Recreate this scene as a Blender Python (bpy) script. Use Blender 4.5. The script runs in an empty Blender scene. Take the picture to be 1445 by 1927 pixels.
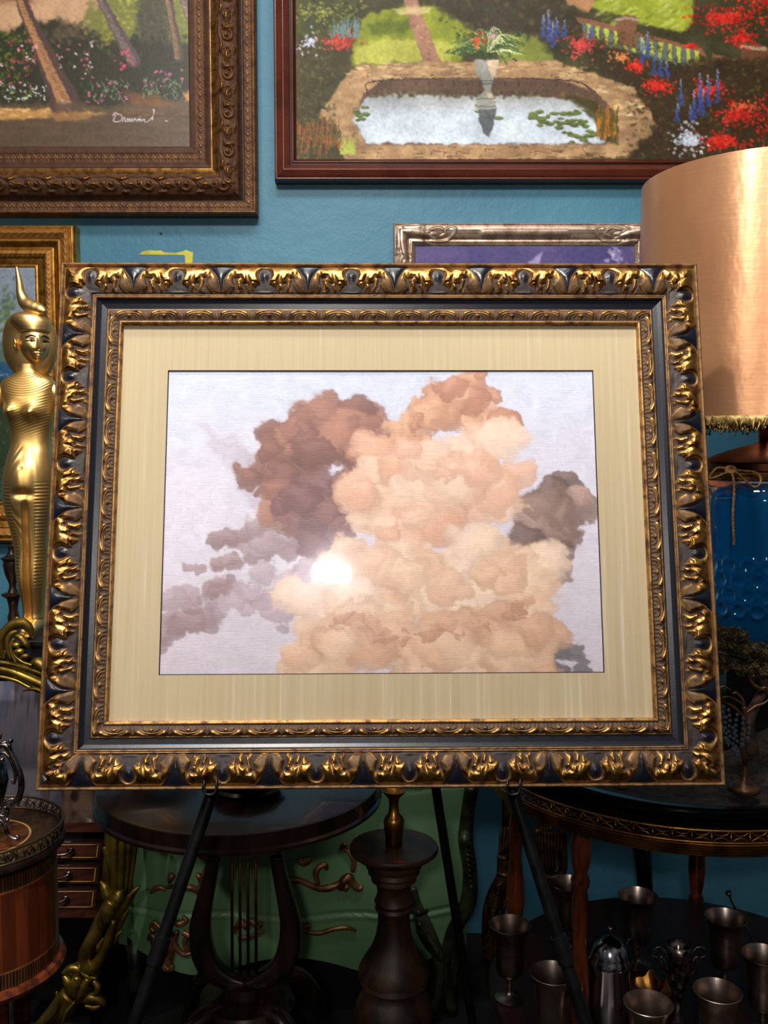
import bpy, bmesh, math, random
import numpy as np
from mathutils import Vector, Matrix
random.seed(7); RNG = np.random.default_rng(7)
PI = math.pi
SC = bpy.context.scene
COL = SC.collection
# ---------------------------------------------------------------- camera, world, lights, exposure
CAMZ, PITCH, FPX = 1.5, math.radians(4), 1800.0
cam_d = bpy.data.cameras.new('camera'); cam = bpy.data.objects.new('camera', cam_d); COL.objects.link(cam)
cam_d.sensor_fit = 'VERTICAL'; cam_d.sensor_height = 36.0; cam_d.lens = 36.0*FPX/1927
cam_d.clip_start = 0.05
cam.location = (0, 0, CAMZ); cam.rotation_euler = (PI/2-PITCH, 0, 0)
SC.camera = cam
SC.view_settings.view_transform = 'Standard'; SC.view_settings.look = 'None'
SC.view_settings.gamma = 1; SC.view_settings.use_curve_mapping = False
SC.view_settings.exposure = 0.0
W = bpy.data.worlds.new('room_ambient'); SC.world = W; W.use_nodes = True
wn = W.node_tree.nodes; wl = W.node_tree.links
bg = wn['Background']; bg.inputs['Strength'].default_value = 1.0
tc = wn.new('ShaderNodeTexCoord'); sp = wn.new('ShaderNodeSeparateXYZ'); rp = wn.new('ShaderNodeValToRGB')
mm = wn.new('ShaderNodeMapRange'); mm.inputs['From Min'].default_value = -1
wl.new(tc.outputs['Generated'], sp.inputs[0]); wl.new(sp.outputs['Z'], mm.inputs['Value']); wl.new(mm.outputs[0], rp.inputs[0])
nz = wn.new('ShaderNodeTexNoise'); nz.inputs['Scale'].default_value = 3.5; nz.inputs['Detail'].default_value = 3
wl.new(tc.outputs['Generated'], nz.inputs['Vector'])
nr = wn.new('ShaderNodeMapRange'); nr.inputs['From Min'].default_value = .38; nr.inputs['From Max'].default_value = .62
nr.inputs['To Min'].default_value = .25; nr.inputs['To Max'].default_value = 1.7
wl.new(nz.outputs['Fac'], nr.inputs['Value'])
mx = wn.new('ShaderNodeVectorMath'); mx.operation = 'SCALE'
wl.new(rp.outputs['Color'], mx.inputs[0]); wl.new(nr.outputs[0], mx.inputs['Scale']); wl.new(mx.outputs[0], bg.inputs['Color'])
cr = rp.color_ramp
cr.elements[0].position = .30; cr.elements[0].color = (.004, .004, .005, 1)
cr.elements[1].position = .80; cr.elements[1].color = (.13, .125, .13, 1)
e = cr.elements.new(.52); e.color = (.035, .03, .03, 1)

def lamp(name, kind, loc, target, energy, color, size=.05, cone=None, blend=.5, size_y=None):
    d = bpy.data.lights.new(name, kind); d.energy = energy; d.color = color
    if kind == 'AREA':
        d.shape = 'RECTANGLE'; d.size = size; d.size_y = size_y or size
    else: d.shadow_soft_size = size
    if kind == 'SPOT': d.spot_size = math.radians(cone); d.spot_blend = blend
    o = bpy.data.objects.new(name, d); COL.objects.link(o); o.location = loc
    o.rotation_euler = (Vector(target)-Vector(loc)).to_track_quat('-Z', 'Y').to_euler()
    return o
lamp('ceiling_spot', 'SPOT', (-.35, .55, 3.05), (0.0, 1.9, 1.45), 84, (1, .93, .84), .035, 74, .75)
lamp('track_light', 'AREA', (-.155, -1.1, 2.14), (0, 1.6, 1.4), 15, (1, .93, .86), .17, size_y=.08)
lamp('side_spot', 'SPOT', (.22, .30, 3.05), (.83, 2.1, 1.75), 50, (1, .92, .82), .05, 50, .8)
lamp('wall_wash', 'AREA', (0, 1.2, 3.6), (0, 2.85, 1.9), 30, (1, .96, .92), 1.6, size_y=.3)
lamp('soft_fill', 'AREA', (-.5, .35, 3.15), (-.1, 2.3, 1.5), 30, (1, .95, .9), .9, size_y=.3)  # added soft fill to brighten the statuette, not a known fixture
lamp('left_spot', 'SPOT', (-1.5, .3, 2.35), (-.66, 2.2, .75), 38, (1, .93, .84), .04, 46, .7)

# ---------------------------------------------------------------- helpers
def at(px, py, Y):
    x = (px-722.5)/FPX; y = -(py-963.5)/FPX
    d = (x, math.cos(PITCH)+y*math.sin(PITCH), -math.sin(PITCH)+y*math.cos(PITCH))
    k = Y/d[1]
    return Vector((d[0]*k, Y, CAMZ+d[2]*k))
def px_of(P):
    P = np.asarray(P, float); x = P[..., 0]; y = P[..., 1]; z = P[..., 2]-CAMZ
    f = y*math.cos(PITCH)-z*math.sin(PITCH); u = y*math.sin(PITCH)+z*math.cos(PITCH)
    return 722.5+FPX*x/f, 963.5-FPX*u/f
def s2l(c):
    c = np.asarray(c, float)
    return np.where(c <= .04045, c/12.92, ((c+.055)/1.055)**2.4)
def rgb(r, g, b): return tuple(float(v) for v in s2l(np.array([r, g, b])/255.))+(1.0,)

def nmat(name):
    m = bpy.data.materials.new(name); m.use_nodes = True
    nt = m.node_tree; b = nt.nodes['Principled BSDF']
    return m, nt, b
def add_bump(nt, b, scale, strength, dist=.002, detail=4, kind='noise', vec=None, rough=.6):
    t = nt.nodes.new('ShaderNodeTexNoise' if kind == 'noise' else 'ShaderNodeTexVoronoi')
    t.inputs['Scale'].default_value = scale
    if kind == 'noise': t.inputs['Detail'].default_value = detail; t.inputs['Roughness'].default_value = rough
    tc = nt.nodes.new('ShaderNodeTexCoord')
    if vec:
        mp = nt.nodes.new('ShaderNodeMapping'); mp.inputs['Scale'].default_value = vec
        nt.links.new(tc.outputs['Object'], mp.inputs[0]); nt.links.new(mp.outputs[0], t.inputs['Vector'])
    else: nt.links.new(tc.outputs['Object'], t.inputs['Vector'])
    bp = nt.nodes.new('ShaderNodeBump'); bp.inputs['Strength'].default_value = strength; bp.inputs['Distance'].default_value = dist
    nt.links.new(t.outputs[0], bp.inputs['Height'])
    prev = b.inputs['Normal'].links
    if prev: nt.links.new(prev[0].from_socket, bp.inputs['Normal'])
    nt.links.new(bp.outputs[0], b.inputs['Normal'])
    return t
def mat(name, c1, c2=None, rough=.5, metal=0.0, nscale=8, bump=0, bscale=60, lo=.4, hi=.6, vec=None, spec=.5, coat=0, rough2=None, bdist=.002, detail=5, sheen=0):
    m, nt, b = nmat(name)
    b.inputs['Roughness'].default_value = rough; b.inputs['Metallic'].default_value = metal
    b.inputs['Specular IOR Level'].default_value = spec; b.inputs['Coat Weight'].default_value = coat
    b.inputs['Coat Roughness'].default_value = .06
    if c2 is None: c2 = tuple(v*.8 for v in c1[:3])+(1,)
    t = nt.nodes.new('ShaderNodeTexNoise'); t.inputs['Scale'].default_value = nscale; t.inputs['Detail'].default_value = detail
    tc = nt.nodes.new('ShaderNodeTexCoord')
    mp = nt.nodes.new('ShaderNodeMapping'); mp.inputs['Scale'].default_value = vec or (1, 1, 1)
    nt.links.new(tc.outputs['Object'], mp.inputs[0]); nt.links.new(mp.outputs[0], t.inputs['Vector'])
    r = nt.nodes.new('ShaderNodeValToRGB'); r.color_ramp.elements[0].position = lo; r.color_ramp.elements[1].position = hi
    r.color_ramp.elements[0].color = c1; r.color_ramp.elements[1].color = c2
    nt.links.new(t.outputs['Fac'], r.inputs[0]); nt.links.new(r.outputs[0], b.inputs['Base Color'])
    if rough2 is not None:
        k = nt.nodes.new('ShaderNodeMapRange'); k.inputs['From Min'].default_value = lo; k.inputs['From Max'].default_value = hi
        k.inputs['To Min'].default_value = rough; k.inputs['To Max'].default_value = rough2
        nt.links.new(t.outputs['Fac'], k.inputs[0]); nt.links.new(k.outputs[0], b.inputs['Roughness'])
    if bump: add_bump(nt, b, bscale, bump, bdist, vec=vec)
    return m
def attr_mat(name, rough=.6, spec=.3, bumpscale=0, bump=0, vec=None, metal_alpha=False, coat=0):
    m, nt, b = nmat(name)
    a = nt.nodes.new('ShaderNodeAttribute'); a.attribute_name = 'col'
    nt.links.new(a.outputs['Color'], b.inputs['Base Color'])
    b.inputs['Roughness'].default_value = rough; b.inputs['Specular IOR Level'].default_value = spec
    b.inputs['Coat Weight'].default_value = coat; b.inputs['Coat Roughness'].default_value = .12
    if metal_alpha: nt.links.new(a.outputs['Alpha'], b.inputs['Metallic'])
    if bump: add_bump(nt, b, bumpscale, bump, .001, vec=vec)
    return m

M = {}
M['gold'] = mat('gilding', rgb(240, 204, 136), rgb(226, 182, 108), .38, 1, 14, .1, 90, rough2=.44)
M['old_gold'] = mat('antique_gilding', rgb(176, 128, 58), rgb(96, 62, 26), .38, 1, 22, .3, 70, rough2=.55)
M['green_gold'] = mat('green_gold_gilding', rgb(160, 134, 58), rgb(92, 70, 26), .33, .85, 18, .25, 60, rough2=.5)
M['brass'] = mat('brass', rgb(176, 124, 62), rgb(120, 78, 34), .34, 1, 20, .1, 60)
M['silver'] = mat('tarnished_silver', rgb(176, 160, 150), rgb(108, 88, 78), .28, 1, 16, .08, 60, rough2=.42)
M['darksilver'] = mat('dark_silver', rgb(150, 140, 136), rgb(40, 34, 32), .22, 1, 60, .2, 90, rough2=.5)
M['copper'] = mat('copper', rgb(140, 84, 58), rgb(80, 44, 30), .3, 1, 12)
M['iron'] = mat('black_iron', rgb(20, 20, 22), rgb(10, 10, 11), .38, .3, 30, .1, 80)
M['lacquer'] = mat('black_lacquer', rgb(16, 14, 14), rgb(8, 7, 8), .22, 0, 20, coat=.4)
M['blackpaint'] = mat('black_gesso', rgb(22, 22, 28), rgb(34, 34, 42), .35, 0, 30, .15, 120)
M['mahogany'] = mat('mahogany', rgb(84, 32, 20), rgb(46, 16, 12), .24, 0, 6, .05, 40, vec=(1, 1, 12), coat=.3)
M['darkwood'] = mat('dark_walnut', rgb(44, 24, 16), rgb(22, 11, 8), .3, 0, 5, .05, 40, vec=(8, 1, 1), coat=.25)
M['rosewood'] = mat('marquetry_wood', rgb(110, 54, 26), rgb(58, 26, 14), .3, 0, 8, vec=(14, 14, 1), coat=.3)
M['redwood'] = mat('turned_red_wood', rgb(120, 56, 28), rgb(66, 28, 14), .22, 0, 9, vec=(6, 6, 1), coat=.5)
M['crackwood'] = mat('crackled_wood', rgb(70, 40, 20), rgb(30, 17, 9), .5, 0, 22, .5, 50, vec=(1, 1, .35))
M['green'] = mat('green_paint', rgb(118, 158, 114), rgb(102, 142, 100), .38, 0, 5, .1, 30, spec=.5)
M['greendark'] = mat('dark_green_carving', rgb(58, 66, 44), rgb(28, 26, 18), .4, .3, 20, .3, 50)
M['bronzecarve'] = mat('bronzed_carving', rgb(112, 80, 54), rgb(44, 30, 20), .4, .6, 26, .3, 60)
M['soil'] = mat('dark_gravel', rgb(52, 42, 32), rgb(14, 11, 9), .8, 0, 60, 1, 120, bdist=.006)
M['moss'] = mat('dried_moss', rgb(84, 72, 40), rgb(26, 22, 12), .9, 0, 60, 1, 120, bdist=.006)
M['bark'] = mat('driftwood', rgb(86, 60, 44), rgb(36, 24, 18), .7, 0, 12, .6, 40, vec=(1, 1, 4))
M['twine'] = mat('twine', rgb(164, 124, 70), rgb(104, 70, 36), .8, 0, 60)
M['fringe'] = mat('gold_fringe', rgb(190, 160, 92), rgb(104, 80, 36), .45, .35, 90)
M['cream'] = mat('cream_inlay', rgb(190, 150, 96), rgb(160, 120, 70), .4)
M['shade'] = mat('satin_shade', rgb(206, 154, 114), rgb(186, 134, 96), .30, .55, 4, .42, 9, vec=(1, 1, .6), rough2=.38, bdist=.006)
_b = M['shade'].node_tree.nodes['Principled BSDF']; add_bump(M['shade'].node_tree, _b, 24, .10, .003, 3, vec=(.8, .8, 7))
_b.inputs['Anisotropic'].default_value = .85; _b.inputs['Anisotropic Rotation'].default_value = .25; _t = M['shade'].node_tree.nodes.new('ShaderNodeTangent'); _t.direction_type = 'RADIAL'; _t.axis = 'Z'; M['shade'].node_tree.links.new(_t.outputs[0], _b.inputs['Tangent'])
M['red'] = mat('red_label', rgb(150, 16, 22))
M['paper_black'] = mat('black_ink', rgb(8, 8, 12), rough=.3)

def fin(me, name, m, parent=None, smooth=True, angle=None):
    o = bpy.data.objects.new(name, me); COL.objects.link(o)
    if m is not None: me.materials.append(m)
    if smooth and len(me.polygons):
        me.polygons.foreach_set('use_smooth', [True]*len(me.polygons))
        if angle: me.set_sharp_from_angle(angle=math.radians(angle))
    if parent is not None:
        o.parent = parent; o.matrix_parent_inverse = parent.matrix_world.inverted() if parent.type != 'EMPTY' else Matrix.Translation(parent.location).inverted()
    return o
def thing(name, label, cat, loc, group=None):
    o = bpy.data.objects.new(name, None); COL.objects.link(o); o.location = Vector(loc); o.empty_display_size = .05
    o['label'] = label; o['category'] = cat
    if group: o['group'] = group
    return o
def tag(o, label, cat, group=None):
    o['label'] = label; o['category'] = cat
    if group: o['group'] = group
    return o
class MB:
    def __init__(s): s.v = []; s.f = []; s.n = 0
    def add(s, V, F):
        V = np.asarray(V, float).reshape(-1, 3); s.v.append(V); n = s.n
        s.f += [tuple(i+n for i in f) for f in F]; s.n += len(V); return s
    def build(s, name, m, parent=None, smooth=True, angle=None):
        me = bpy.data.meshes.new(name); me.from_pydata(np.concatenate(s.v).tolist(), [], s.f); me.update()
        bm = bmesh.new(); bm.from_mesh(me); bmesh.ops.recalc_face_normals(bm, faces=bm.faces); bm.to_mesh(me); bm.free()
        return fin(me, name, m, parent, smooth, angle)
    def box(s, a, b, bev=0):
        (x0, y0, z0), (x1, y1, z1) = a, b
        V = [(x, y, z) for x in (x0, x1) for y in (y0, y1) for z in (z0, z1)]
        return s.add(V, [(0, 1, 3, 2), (4, 6, 7, 5), (0, 4, 5, 1), (2, 3, 7, 6), (0, 2, 6, 4), (1, 5, 7, 3)])
    def lathe(s, prof, c=(0, 0, 0), n=48, sx=1, sy=1, a0=0, a1=2*PI, mod=None):
        prof = [(max(r, 1e-5), z) for r, z in prof]; full = abs(a1-a0-2*PI) < 1e-6
        k = n if full else n+1; V = []; F = []
        for r, z in prof:
            for i in range(k):
                a = a0+(a1-a0)*i/n; q = r*(mod(a, z) if mod else 1)
                V.append((c[0]+q*math.cos(a)*sx, c[1]+q*math.sin(a)*sy, c[2]+z))
        for j in range(len(prof)-1):
            for i in range(n if not full else k):
                i2 = (i+1) % k
                if not full and i == k-1: continue
                F.append((j*k+i, j*k+i2, (j+1)*k+i2, (j+1)*k+i))
        return s.add(V, F)
    def tube(s, pts, rad, n=10, flat=1.0, caps=True, up=(0, 0, 1)):
        P = [Vector(p) for p in pts]; m = len(P)
        R = rad if hasattr(rad, '__len__') else [rad]*m
        V = []; F = []; prev = None
        for i, p in enumerate(P):
            t = (P[min(i+1, m-1)]-P[max(i-1, 0)])
            t = t.normalized() if t.length > 1e-9 else Vector((0, 0, 1))
            if prev is None:
                u = Vector(up)
                if abs(u.dot(t)) > .95: u = Vector((0, 1, 0)) if abs(t.y) < .9 else Vector((1, 0, 0))
                nrm = (u-t*u.dot(t)).normalized()
            else:
                nrm = prev-t*prev.dot(t); nrm = nrm.normalized() if nrm.length > 1e-6 else prev
            prev = nrm; b = t.cross(nrm)
            for k in range(n):
                a = 2*PI*k/n; V.append(p+(nrm*math.cos(a)*flat+b*math.sin(a))*R[i])
        for i in range(m-1):
            for k in range(n): F.append((i*n+k, i*n+(k+1) % n, (i+1)*n+(k+1) % n, (i+1)*n+k))
        if caps: F.append(tuple(range(n))); F.append(tuple((m-1)*n+k for k in range(n)))
        return s.add(V, F)
    def ball(s, c, r, n=12, sz=(1, 1, 1)):
        pr = [(r*math.sin(PI*i/n), -r*math.cos(PI*i/n)) for i in range(n+1)]
        V = []; F = []; k = 2*n
        for rr, z in pr:
            for i in range(k): V.append((c[0]+max(rr, 1e-6)*math.cos(2*PI*i/k)*sz[0], c[1]+max(rr, 1e-6)*math.sin(2*PI*i/k)*sz[1], c[2]+z*sz[2]))
        for j in range(n):
            for i in range(k): F.append((j*k+i, j*k+(i+1) % k, (j+1)*k+(i+1) % k, (j+1)*k+i))
        return s.add(V, F)
def spline(pts, n=24):
    """Catmull-Rom through points (any dimension)."""
    P = np.array([list(p) for p in pts], float); P = np.vstack([2*P[0]-P[1], P, 2*P[-1]-P[-2]]); out = []
    m = len(P)-3
    for i in range(m):
        k = max(2, n//m)
        for t in np.linspace(0, 1, k, endpoint=(i == m-1)):
            a, b, c, d = P[i:i+4]
            out.append(.5*((2*b)+(-a+c)*t+(2*a-5*b+4*c-d)*t*t+(-a+3*b-3*c+d)*t**3))
    return np.array(out)
def grid_mesh(name, P, m, parent=None, col=None, smooth=True):
    """P: (h,w,3) grid of points; col (h,w,4) linear colours stored on the vertices."""
    h, w = P.shape[:2]
    me = bpy.data.meshes.new(name)
    idx = np.arange(h*w).reshape(h, w)
    q = np.stack([idx[:-1, :-1], idx[:-1, 1:], idx[1:, 1:], idx[1:, :-1]], -1).reshape(-1)
    nf = len(q)//4
    me.vertices.add(h*w); me.vertices.foreach_set('co', P.reshape(-1).astype(np.float32))
    me.loops.add(len(q)); me.loops.foreach_set('vertex_index', q.astype(np.int32))
    me.polygons.add(nf); me.polygons.foreach_set('loop_start', np.arange(0, len(q), 4, dtype=np.int32))
    me.polygons.foreach_set('loop_total', np.full(nf, 4, dtype=np.int32))
    me.update(calc_edges=True); me.validate()
    if smooth: me.polygons.foreach_set('use_smooth', np.ones(nf, bool))
    if col is not None:
        c = col if col.shape[-1] == 4 else np.concatenate([col, np.ones(col.shape[:2]+(1,))], -1)
        at_ = me.color_attributes.new('col', 'FLOAT_COLOR', 'POINT'); at_.data.foreach_set('color', c.reshape(-1).astype(np.float32))
    return fin(me, name, m, parent, False)

# ---------------------------------------------------------------- numpy noise and paint
def vnoise(x, y, seed=0):
    xi = np.floor(x).astype(np.int64); yi = np.floor(y).astype(np.int64); fx = x-xi; fy = y-yi
    fx = fx*fx*(3-2*fx); fy = fy*fy*(3-2*fy)
    def h(a, b):
        n = (a*374761393+b*668265263+seed*1442695) & 0x7fffffff
        n = ((n ^ (n >> 13))*1274126177) & 0x7fffffff
        return ((n ^ (n >> 16)) & 0xffff)/65535.
    return (h(xi, yi)*(1-fx)+h(xi+1, yi)*fx)*(1-fy)+(h(xi, yi+1)*(1-fx)+h(xi+1, yi+1)*fx)*fy
def fbm(x, y, seed=0, o=4):
    s = 0; a = .5
    for i in range(o): s = s+a*vnoise(x*2**i, y*2**i, seed+i*17); a *= .5
    return s/(1-.5**o)
def sst(a, b, x):
    t = np.clip((x-a)/(b-a), 0, 1); return t*t*(3-2*t)
class Paint:
    """a small oil-painting canvas in sRGB 0-255"""
    def __init__(s, x0, y0, x1, y1, res=1.5, base=(80, 80, 60)):
        s.x0, s.y0, s.res = x0, y0, res; s.w = int((x1-x0)/res)+1; s.h = int((y1-y0)/res)+1
        s.X, s.Y = np.meshgrid(x0+np.arange(s.w)*res, y0+np.arange(s.h)*res)
        s.a = np.empty((s.h, s.w, 3)); s.a[:] = base; s.r = np.random.default_rng(3)
    def blend(s, mask, c):
        c = np.asarray(c, float); s.a = s.a*(1-mask[..., None])+c*mask[..., None]
    def poly(s, pts, c, soft=2, wob=3, alpha=1, seed=1):
        X = s.X+wob*(fbm(s.X/14, s.Y/14, seed, 3)-.5)*2; Y = s.Y+wob*(fbm(s.X/14, s.Y/14, seed+50, 3)-.5)*2
        ins = np.zeros(X.shape, bool); d2 = np.full(X.shape, 1e9); n = len(pts)
        for i in range(n):
            (ax, ay), (bx, by) = pts[i], pts[(i+1) % n]
            if ay != by:
                c1 = (ay > Y) != (by > Y); ins ^= c1 & (X < (bx-ax)*(Y-ay)/(by-ay)+ax)
            L = (bx-ax)**2+(by-ay)**2+1e-9; t = np.clip(((X-ax)*(bx-ax)+(Y-ay)*(by-ay))/L, 0, 1)
            d2 = np.minimum(d2, (X-ax-t*(bx-ax))**2+(Y-ay-t*(by-ay))**2)
        d = np.sqrt(d2)*np.where(ins, 1, -1); m = sst(-soft, soft, d)*alpha
        if callable(c): c = c(s.X, s.Y)
        s.blend(m, c); return m
    def ell(s, x, y, rx, ry, c, alpha=1, soft=.35, ang=0):
        R = max(rx, ry)*1.5+2; i0 = int((x-R-s.x0)/s.res); i1 = int((x+R-s.x0)/s.res)+2; j0 = int((y-R-s.y0)/s.res); j1 = int((y+R-s.y0)/s.res)+2
        i0 = max(i0, 0); j0 = max(j0, 0); i1 = min(i1, s.w); j1 = min(j1, s.h)
        if i0 >= i1 or j0 >= j1: return
        dx = s.X[j0:j1, i0:i1]-x; dy = s.Y[j0:j1, i0:i1]-y; ca, sa = math.cos(ang), math.sin(ang)
        d = np.sqrt(((dx*ca+dy*sa)/rx)**2+((-dx*sa+dy*ca)/ry)**2)
        m = (sst(1+soft, 1-soft, d)*alpha)[..., None]
        s.a[j0:j1, i0:i1] = s.a[j0:j1, i0:i1]*(1-m)+np.asarray(c, float)*m
    def dabs(s, n, x0, y0, x1, y1, cols, r=(1.5, 4), asp=.5, ang=(0, PI), alpha=.8, mask=None, shape='ell'):
        q = s.r
        for _ in range(n):
            if shape == 'ell':
                a, b = q.uniform(0, 2*PI), min(1.35, abs(q.normal())*.55); x = (x0+x1)/2+(x1-x0)/2*b*math.cos(a); y = (y0+y1)/2+(y1-y0)/2*b*math.sin(a)
            else: x = q.uniform(x0, x1); y = q.uniform(y0, y1)
            if mask and not mask(x, y): continue
            c = np.array(cols[q.integers(len(cols))], float)*q.uniform(.88, 1.1); rr = q.uniform(*r)
            s.ell(x, y, rr, rr*asp, np.clip(c, 0, 255), alpha, .4, q.uniform(*ang))
    def line(s, pts, w, c, alpha=1, jit=0):
        P = spline(pts, 14*len(pts)); L = np.concatenate([[0], np.cumsum(np.linalg.norm(np.diff(P[:, :2], axis=0), axis=1))])
        n = max(2, int(L[-1]/max(.6, (min(w) if hasattr(w, '__len__') else w)*.4))); T = np.linspace(0, L[-1], n)
        x = np.interp(T, L, P[:, 0]); y = np.interp(T, L, P[:, 1])
        ww = np.interp(T/L[-1], np.linspace(0, 1, len(w)), w) if hasattr(w, '__len__') else np.full(n, w)
        for i in range(n): s.ell(x[i], y[i], ww[i], ww[i], c, alpha, .3)
    def mottle(s, amt=12, sc=6, seed=5):
        n = fbm(s.X/sc, s.Y/sc, seed, 4)-.5; s.a = np.clip(s.a*(1+n[..., None]*2*amt/100.), 0, 255)
    def sample(s, x, y):
        u = np.clip((x-s.x0)/s.res, 0, s.w-1.001); v = np.clip((y-s.y0)/s.res, 0, s.h-1.001)
        i = u.astype(int); j = v.astype(int); fu = (u-i)[..., None]; fv = (v-j)[..., None]; A = s.a
        c = (A[j, i]*(1-fu)+A[j, i+1]*fu)*(1-fv)+(A[j+1, i]*(1-fu)+A[j+1, i+1]*fu)*fv
        return s2l(np.clip(c, 0, 255)/255.)

# ---------------------------------------------------------------- carved relief tiles and picture mouldings
class Tile:
    """periodic relief drawn with round strokes: heights in units of the band width"""
    def __init__(s, P, res=220):
        s.P = P; s.n = res; s.w = int(P*res); s.H = np.zeros((res, s.w))
        s.X, s.Y = np.meshgrid((np.arange(s.w)+.5)/res, (np.arange(res)+.5)/res)
    def stroke(s, pts, rad, h=1.0, mirror=False):
        P = spline(pts, 12*len(pts)); n = len(P)
        R = np.interp(np.linspace(0, 1, n), np.linspace(0, 1, len(rad)), rad) if hasattr(rad, '__len__') else np.full(n, rad)
        for sgn in ((1, -1) if mirror else (1,)):
            for (x, y), r in zip(P[:, :2], R):
                for k in (-1, 0, 1):
                    xx = (x if sgn == 1 else s.P-x)+k*s.P
                    if xx+r < 0 or xx-r > s.P: continue
                    d2 = (s.X-xx)**2+(s.Y-y)**2; s.H = np.maximum(s.H, np.sqrt(np.clip(r*r-d2, 0, None))*h)
        return s
    def leaf(s, x, y, ang, L, w, h=1.0, curl=0, n=7):
        """a lobed acanthus leaf"""
        pts = []
        for i in range(6):
            t = i/5; a = ang+curl*t; pts.append((x+L*t*math.cos(a), y+L*t*math.sin(a)))
        s.stroke(pts, [w*.3, w*.45, w*.4, w*.12], h)
        for i in range(1, n):
            t = i/n; a = ang+curl*t; bx = x+L*t*math.cos(a); by = y+L*t*math.sin(a); l = w*(1.1-.6*t)
            for sg in (1, -1):
                a2 = a+sg*.95; s.stroke([(bx, by), (bx+l*.5*math.cos(a2), by+l*.5*math.sin(a2)), (bx+l*math.cos(a2-sg*.4), by+l*math.sin(a2-sg*.4))], [w*.2, w*.22, w*.1], h*.85)
        return s
    def spiral(s, x, y, r, a0, turns, rad, h=1, sgn=1):
        pts = [(x+r*(1-t*.85)*math.cos(a0+sgn*t*turns*2*PI), y+r*(1-t*.85)*math.sin(a0+sgn*t*turns*2*PI)) for t in np.linspace(0, 1, 14)]
        s.stroke(pts, [rad, rad*.8, rad*.7], h); s.stroke([(x, y), (x+.001, y), (x+.002, y)], rad*1.3, h); return s
    def __call__(s, u, v):
        """u along in band widths, v across 0..1"""
        i = (np.mod(u, s.P)*s.n).astype(int) % s.w; j = np.clip((v*s.n).astype(int), 0, s.n-1)
        fu = np.mod(u, s.P)*s.n; fu = fu-np.floor(fu); fv = v*s.n-j
        i2 = (i+1) % s.w; j2 = np.clip(j+1, 0, s.n-1); fv = np.clip(fv, 0, 1)
        return (s.H[j, i]*(1-fu)+s.H[j, i2]*fu)*(1-fv)+(s.H[j2, i]*(1-fu)+s.H[j2, i2]*fu)*fv
def moulding(name, O, U, V, N, Wd, Ht, width, prof, orn, m, parent, step, nv, back=.02, inner_back=True, sides='TBLR', phases=None):
    """four mitred rails round the rectangle O + U*[0,Wd] + V*[0,Ht]; prof(v)->height, orn(s,v,side)->(dh, colour)"""
    O, U, V, N = [np.array(a, float) for a in (O, U, V, N)]
    ends = {'T': (O, U, V, Wd), 'B': (O+V*Ht, U, -V, Wd), 'L': (O, V, U, Ht), 'R': (O+U*Wd, V, -U, Ht)}
    out = []
    for sd in sides:
        P0, D, I, L = ends[sd]
        v = np.concatenate([[0.0], np.linspace(0, 1, nv), [1.0]]); na = max(8, int(L/step))
        a = np.linspace(0, 1, na)[:, None]; vv = v[None, :]
        s = width*vv+a*(L-2*width*vv)
        hh = prof(np.clip(vv, 0, 1))*np.ones_like(s); dh, col = orn(s, vv*np.ones_like(s), sd)
        hh = hh+dh; hh[:, 0] = -back; hh[:, -1] = -back*.5
        P = P0+D*s[..., None]+I*(width*vv*np.ones_like(s))[..., None]+N*hh[..., None]
        if sd in 'BL': P = P[:, ::-1]; col = col[:, ::-1]
        out.append(grid_mesh(name, P, m, parent, col))
    return out
def frame_mat(name, ground, gold, black, worn, goldrough=.3, nscale=35, goldmetal=1.0):
    """vertex mask R = gilding, G = black paint; the rest is ground"""
    m, nt, b = nmat(name); L = nt.links
    a = nt.nodes.new('ShaderNodeAttribute'); a.attribute_name = 'col'; sp = nt.nodes.new('ShaderNodeSeparateColor'); L.new(a.outputs['Color'], sp.inputs[0])
    tc = nt.nodes.new('ShaderNodeTexCoord'); n = nt.nodes.new('ShaderNodeTexNoise'); n.inputs['Scale'].default_value = nscale; n.inputs['Detail'].default_value = 6; n.inputs['Roughness'].default_value = .65
    L.new(tc.outputs['Object'], n.inputs['Vector'])
    r = nt.nodes.new('ShaderNodeValToRGB'); r.color_ramp.elements[0].position = .36; r.color_ramp.elements[0].color = worn
    r.color_ramp.elements[1].position = .56; r.color_ramp.elements[1].color = gold; L.new(n.outputs['Fac'], r.inputs[0])
    def mix(f, A, B, t='RGBA'):
        k = nt.nodes.new('ShaderNodeMix'); k.data_type = t; o = 6 if t == 'RGBA' else 2
        L.new(f, k.inputs[0])
        for q, z in ((A, o), (B, o+1)):
            if hasattr(q, 'links'): L.new(q, k.inputs[z])
            else: k.inputs[z].default_value = q
        return k.outputs[2 if t == 'RGBA' else 0]
    c = mix(sp.outputs[0], ground, r.outputs[0]); c = mix(sp.outputs[1], c, black); L.new(c, b.inputs['Base Color'])
    f = mix(sp.outputs[0], .15, goldmetal, 'FLOAT'); f = mix(sp.outputs[1], f, 0.0, 'FLOAT'); L.new(f, b.inputs['Metallic'])
    g = mix(sp.outputs[0], .68, goldrough, 'FLOAT'); g = mix(sp.outputs[1], g, .3, 'FLOAT'); L.new(g, b.inputs['Roughness'])
    add_bump(nt, b, 260, .08, .001); add_bump(nt, b, 45, .10, .0015)
    return m
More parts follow.
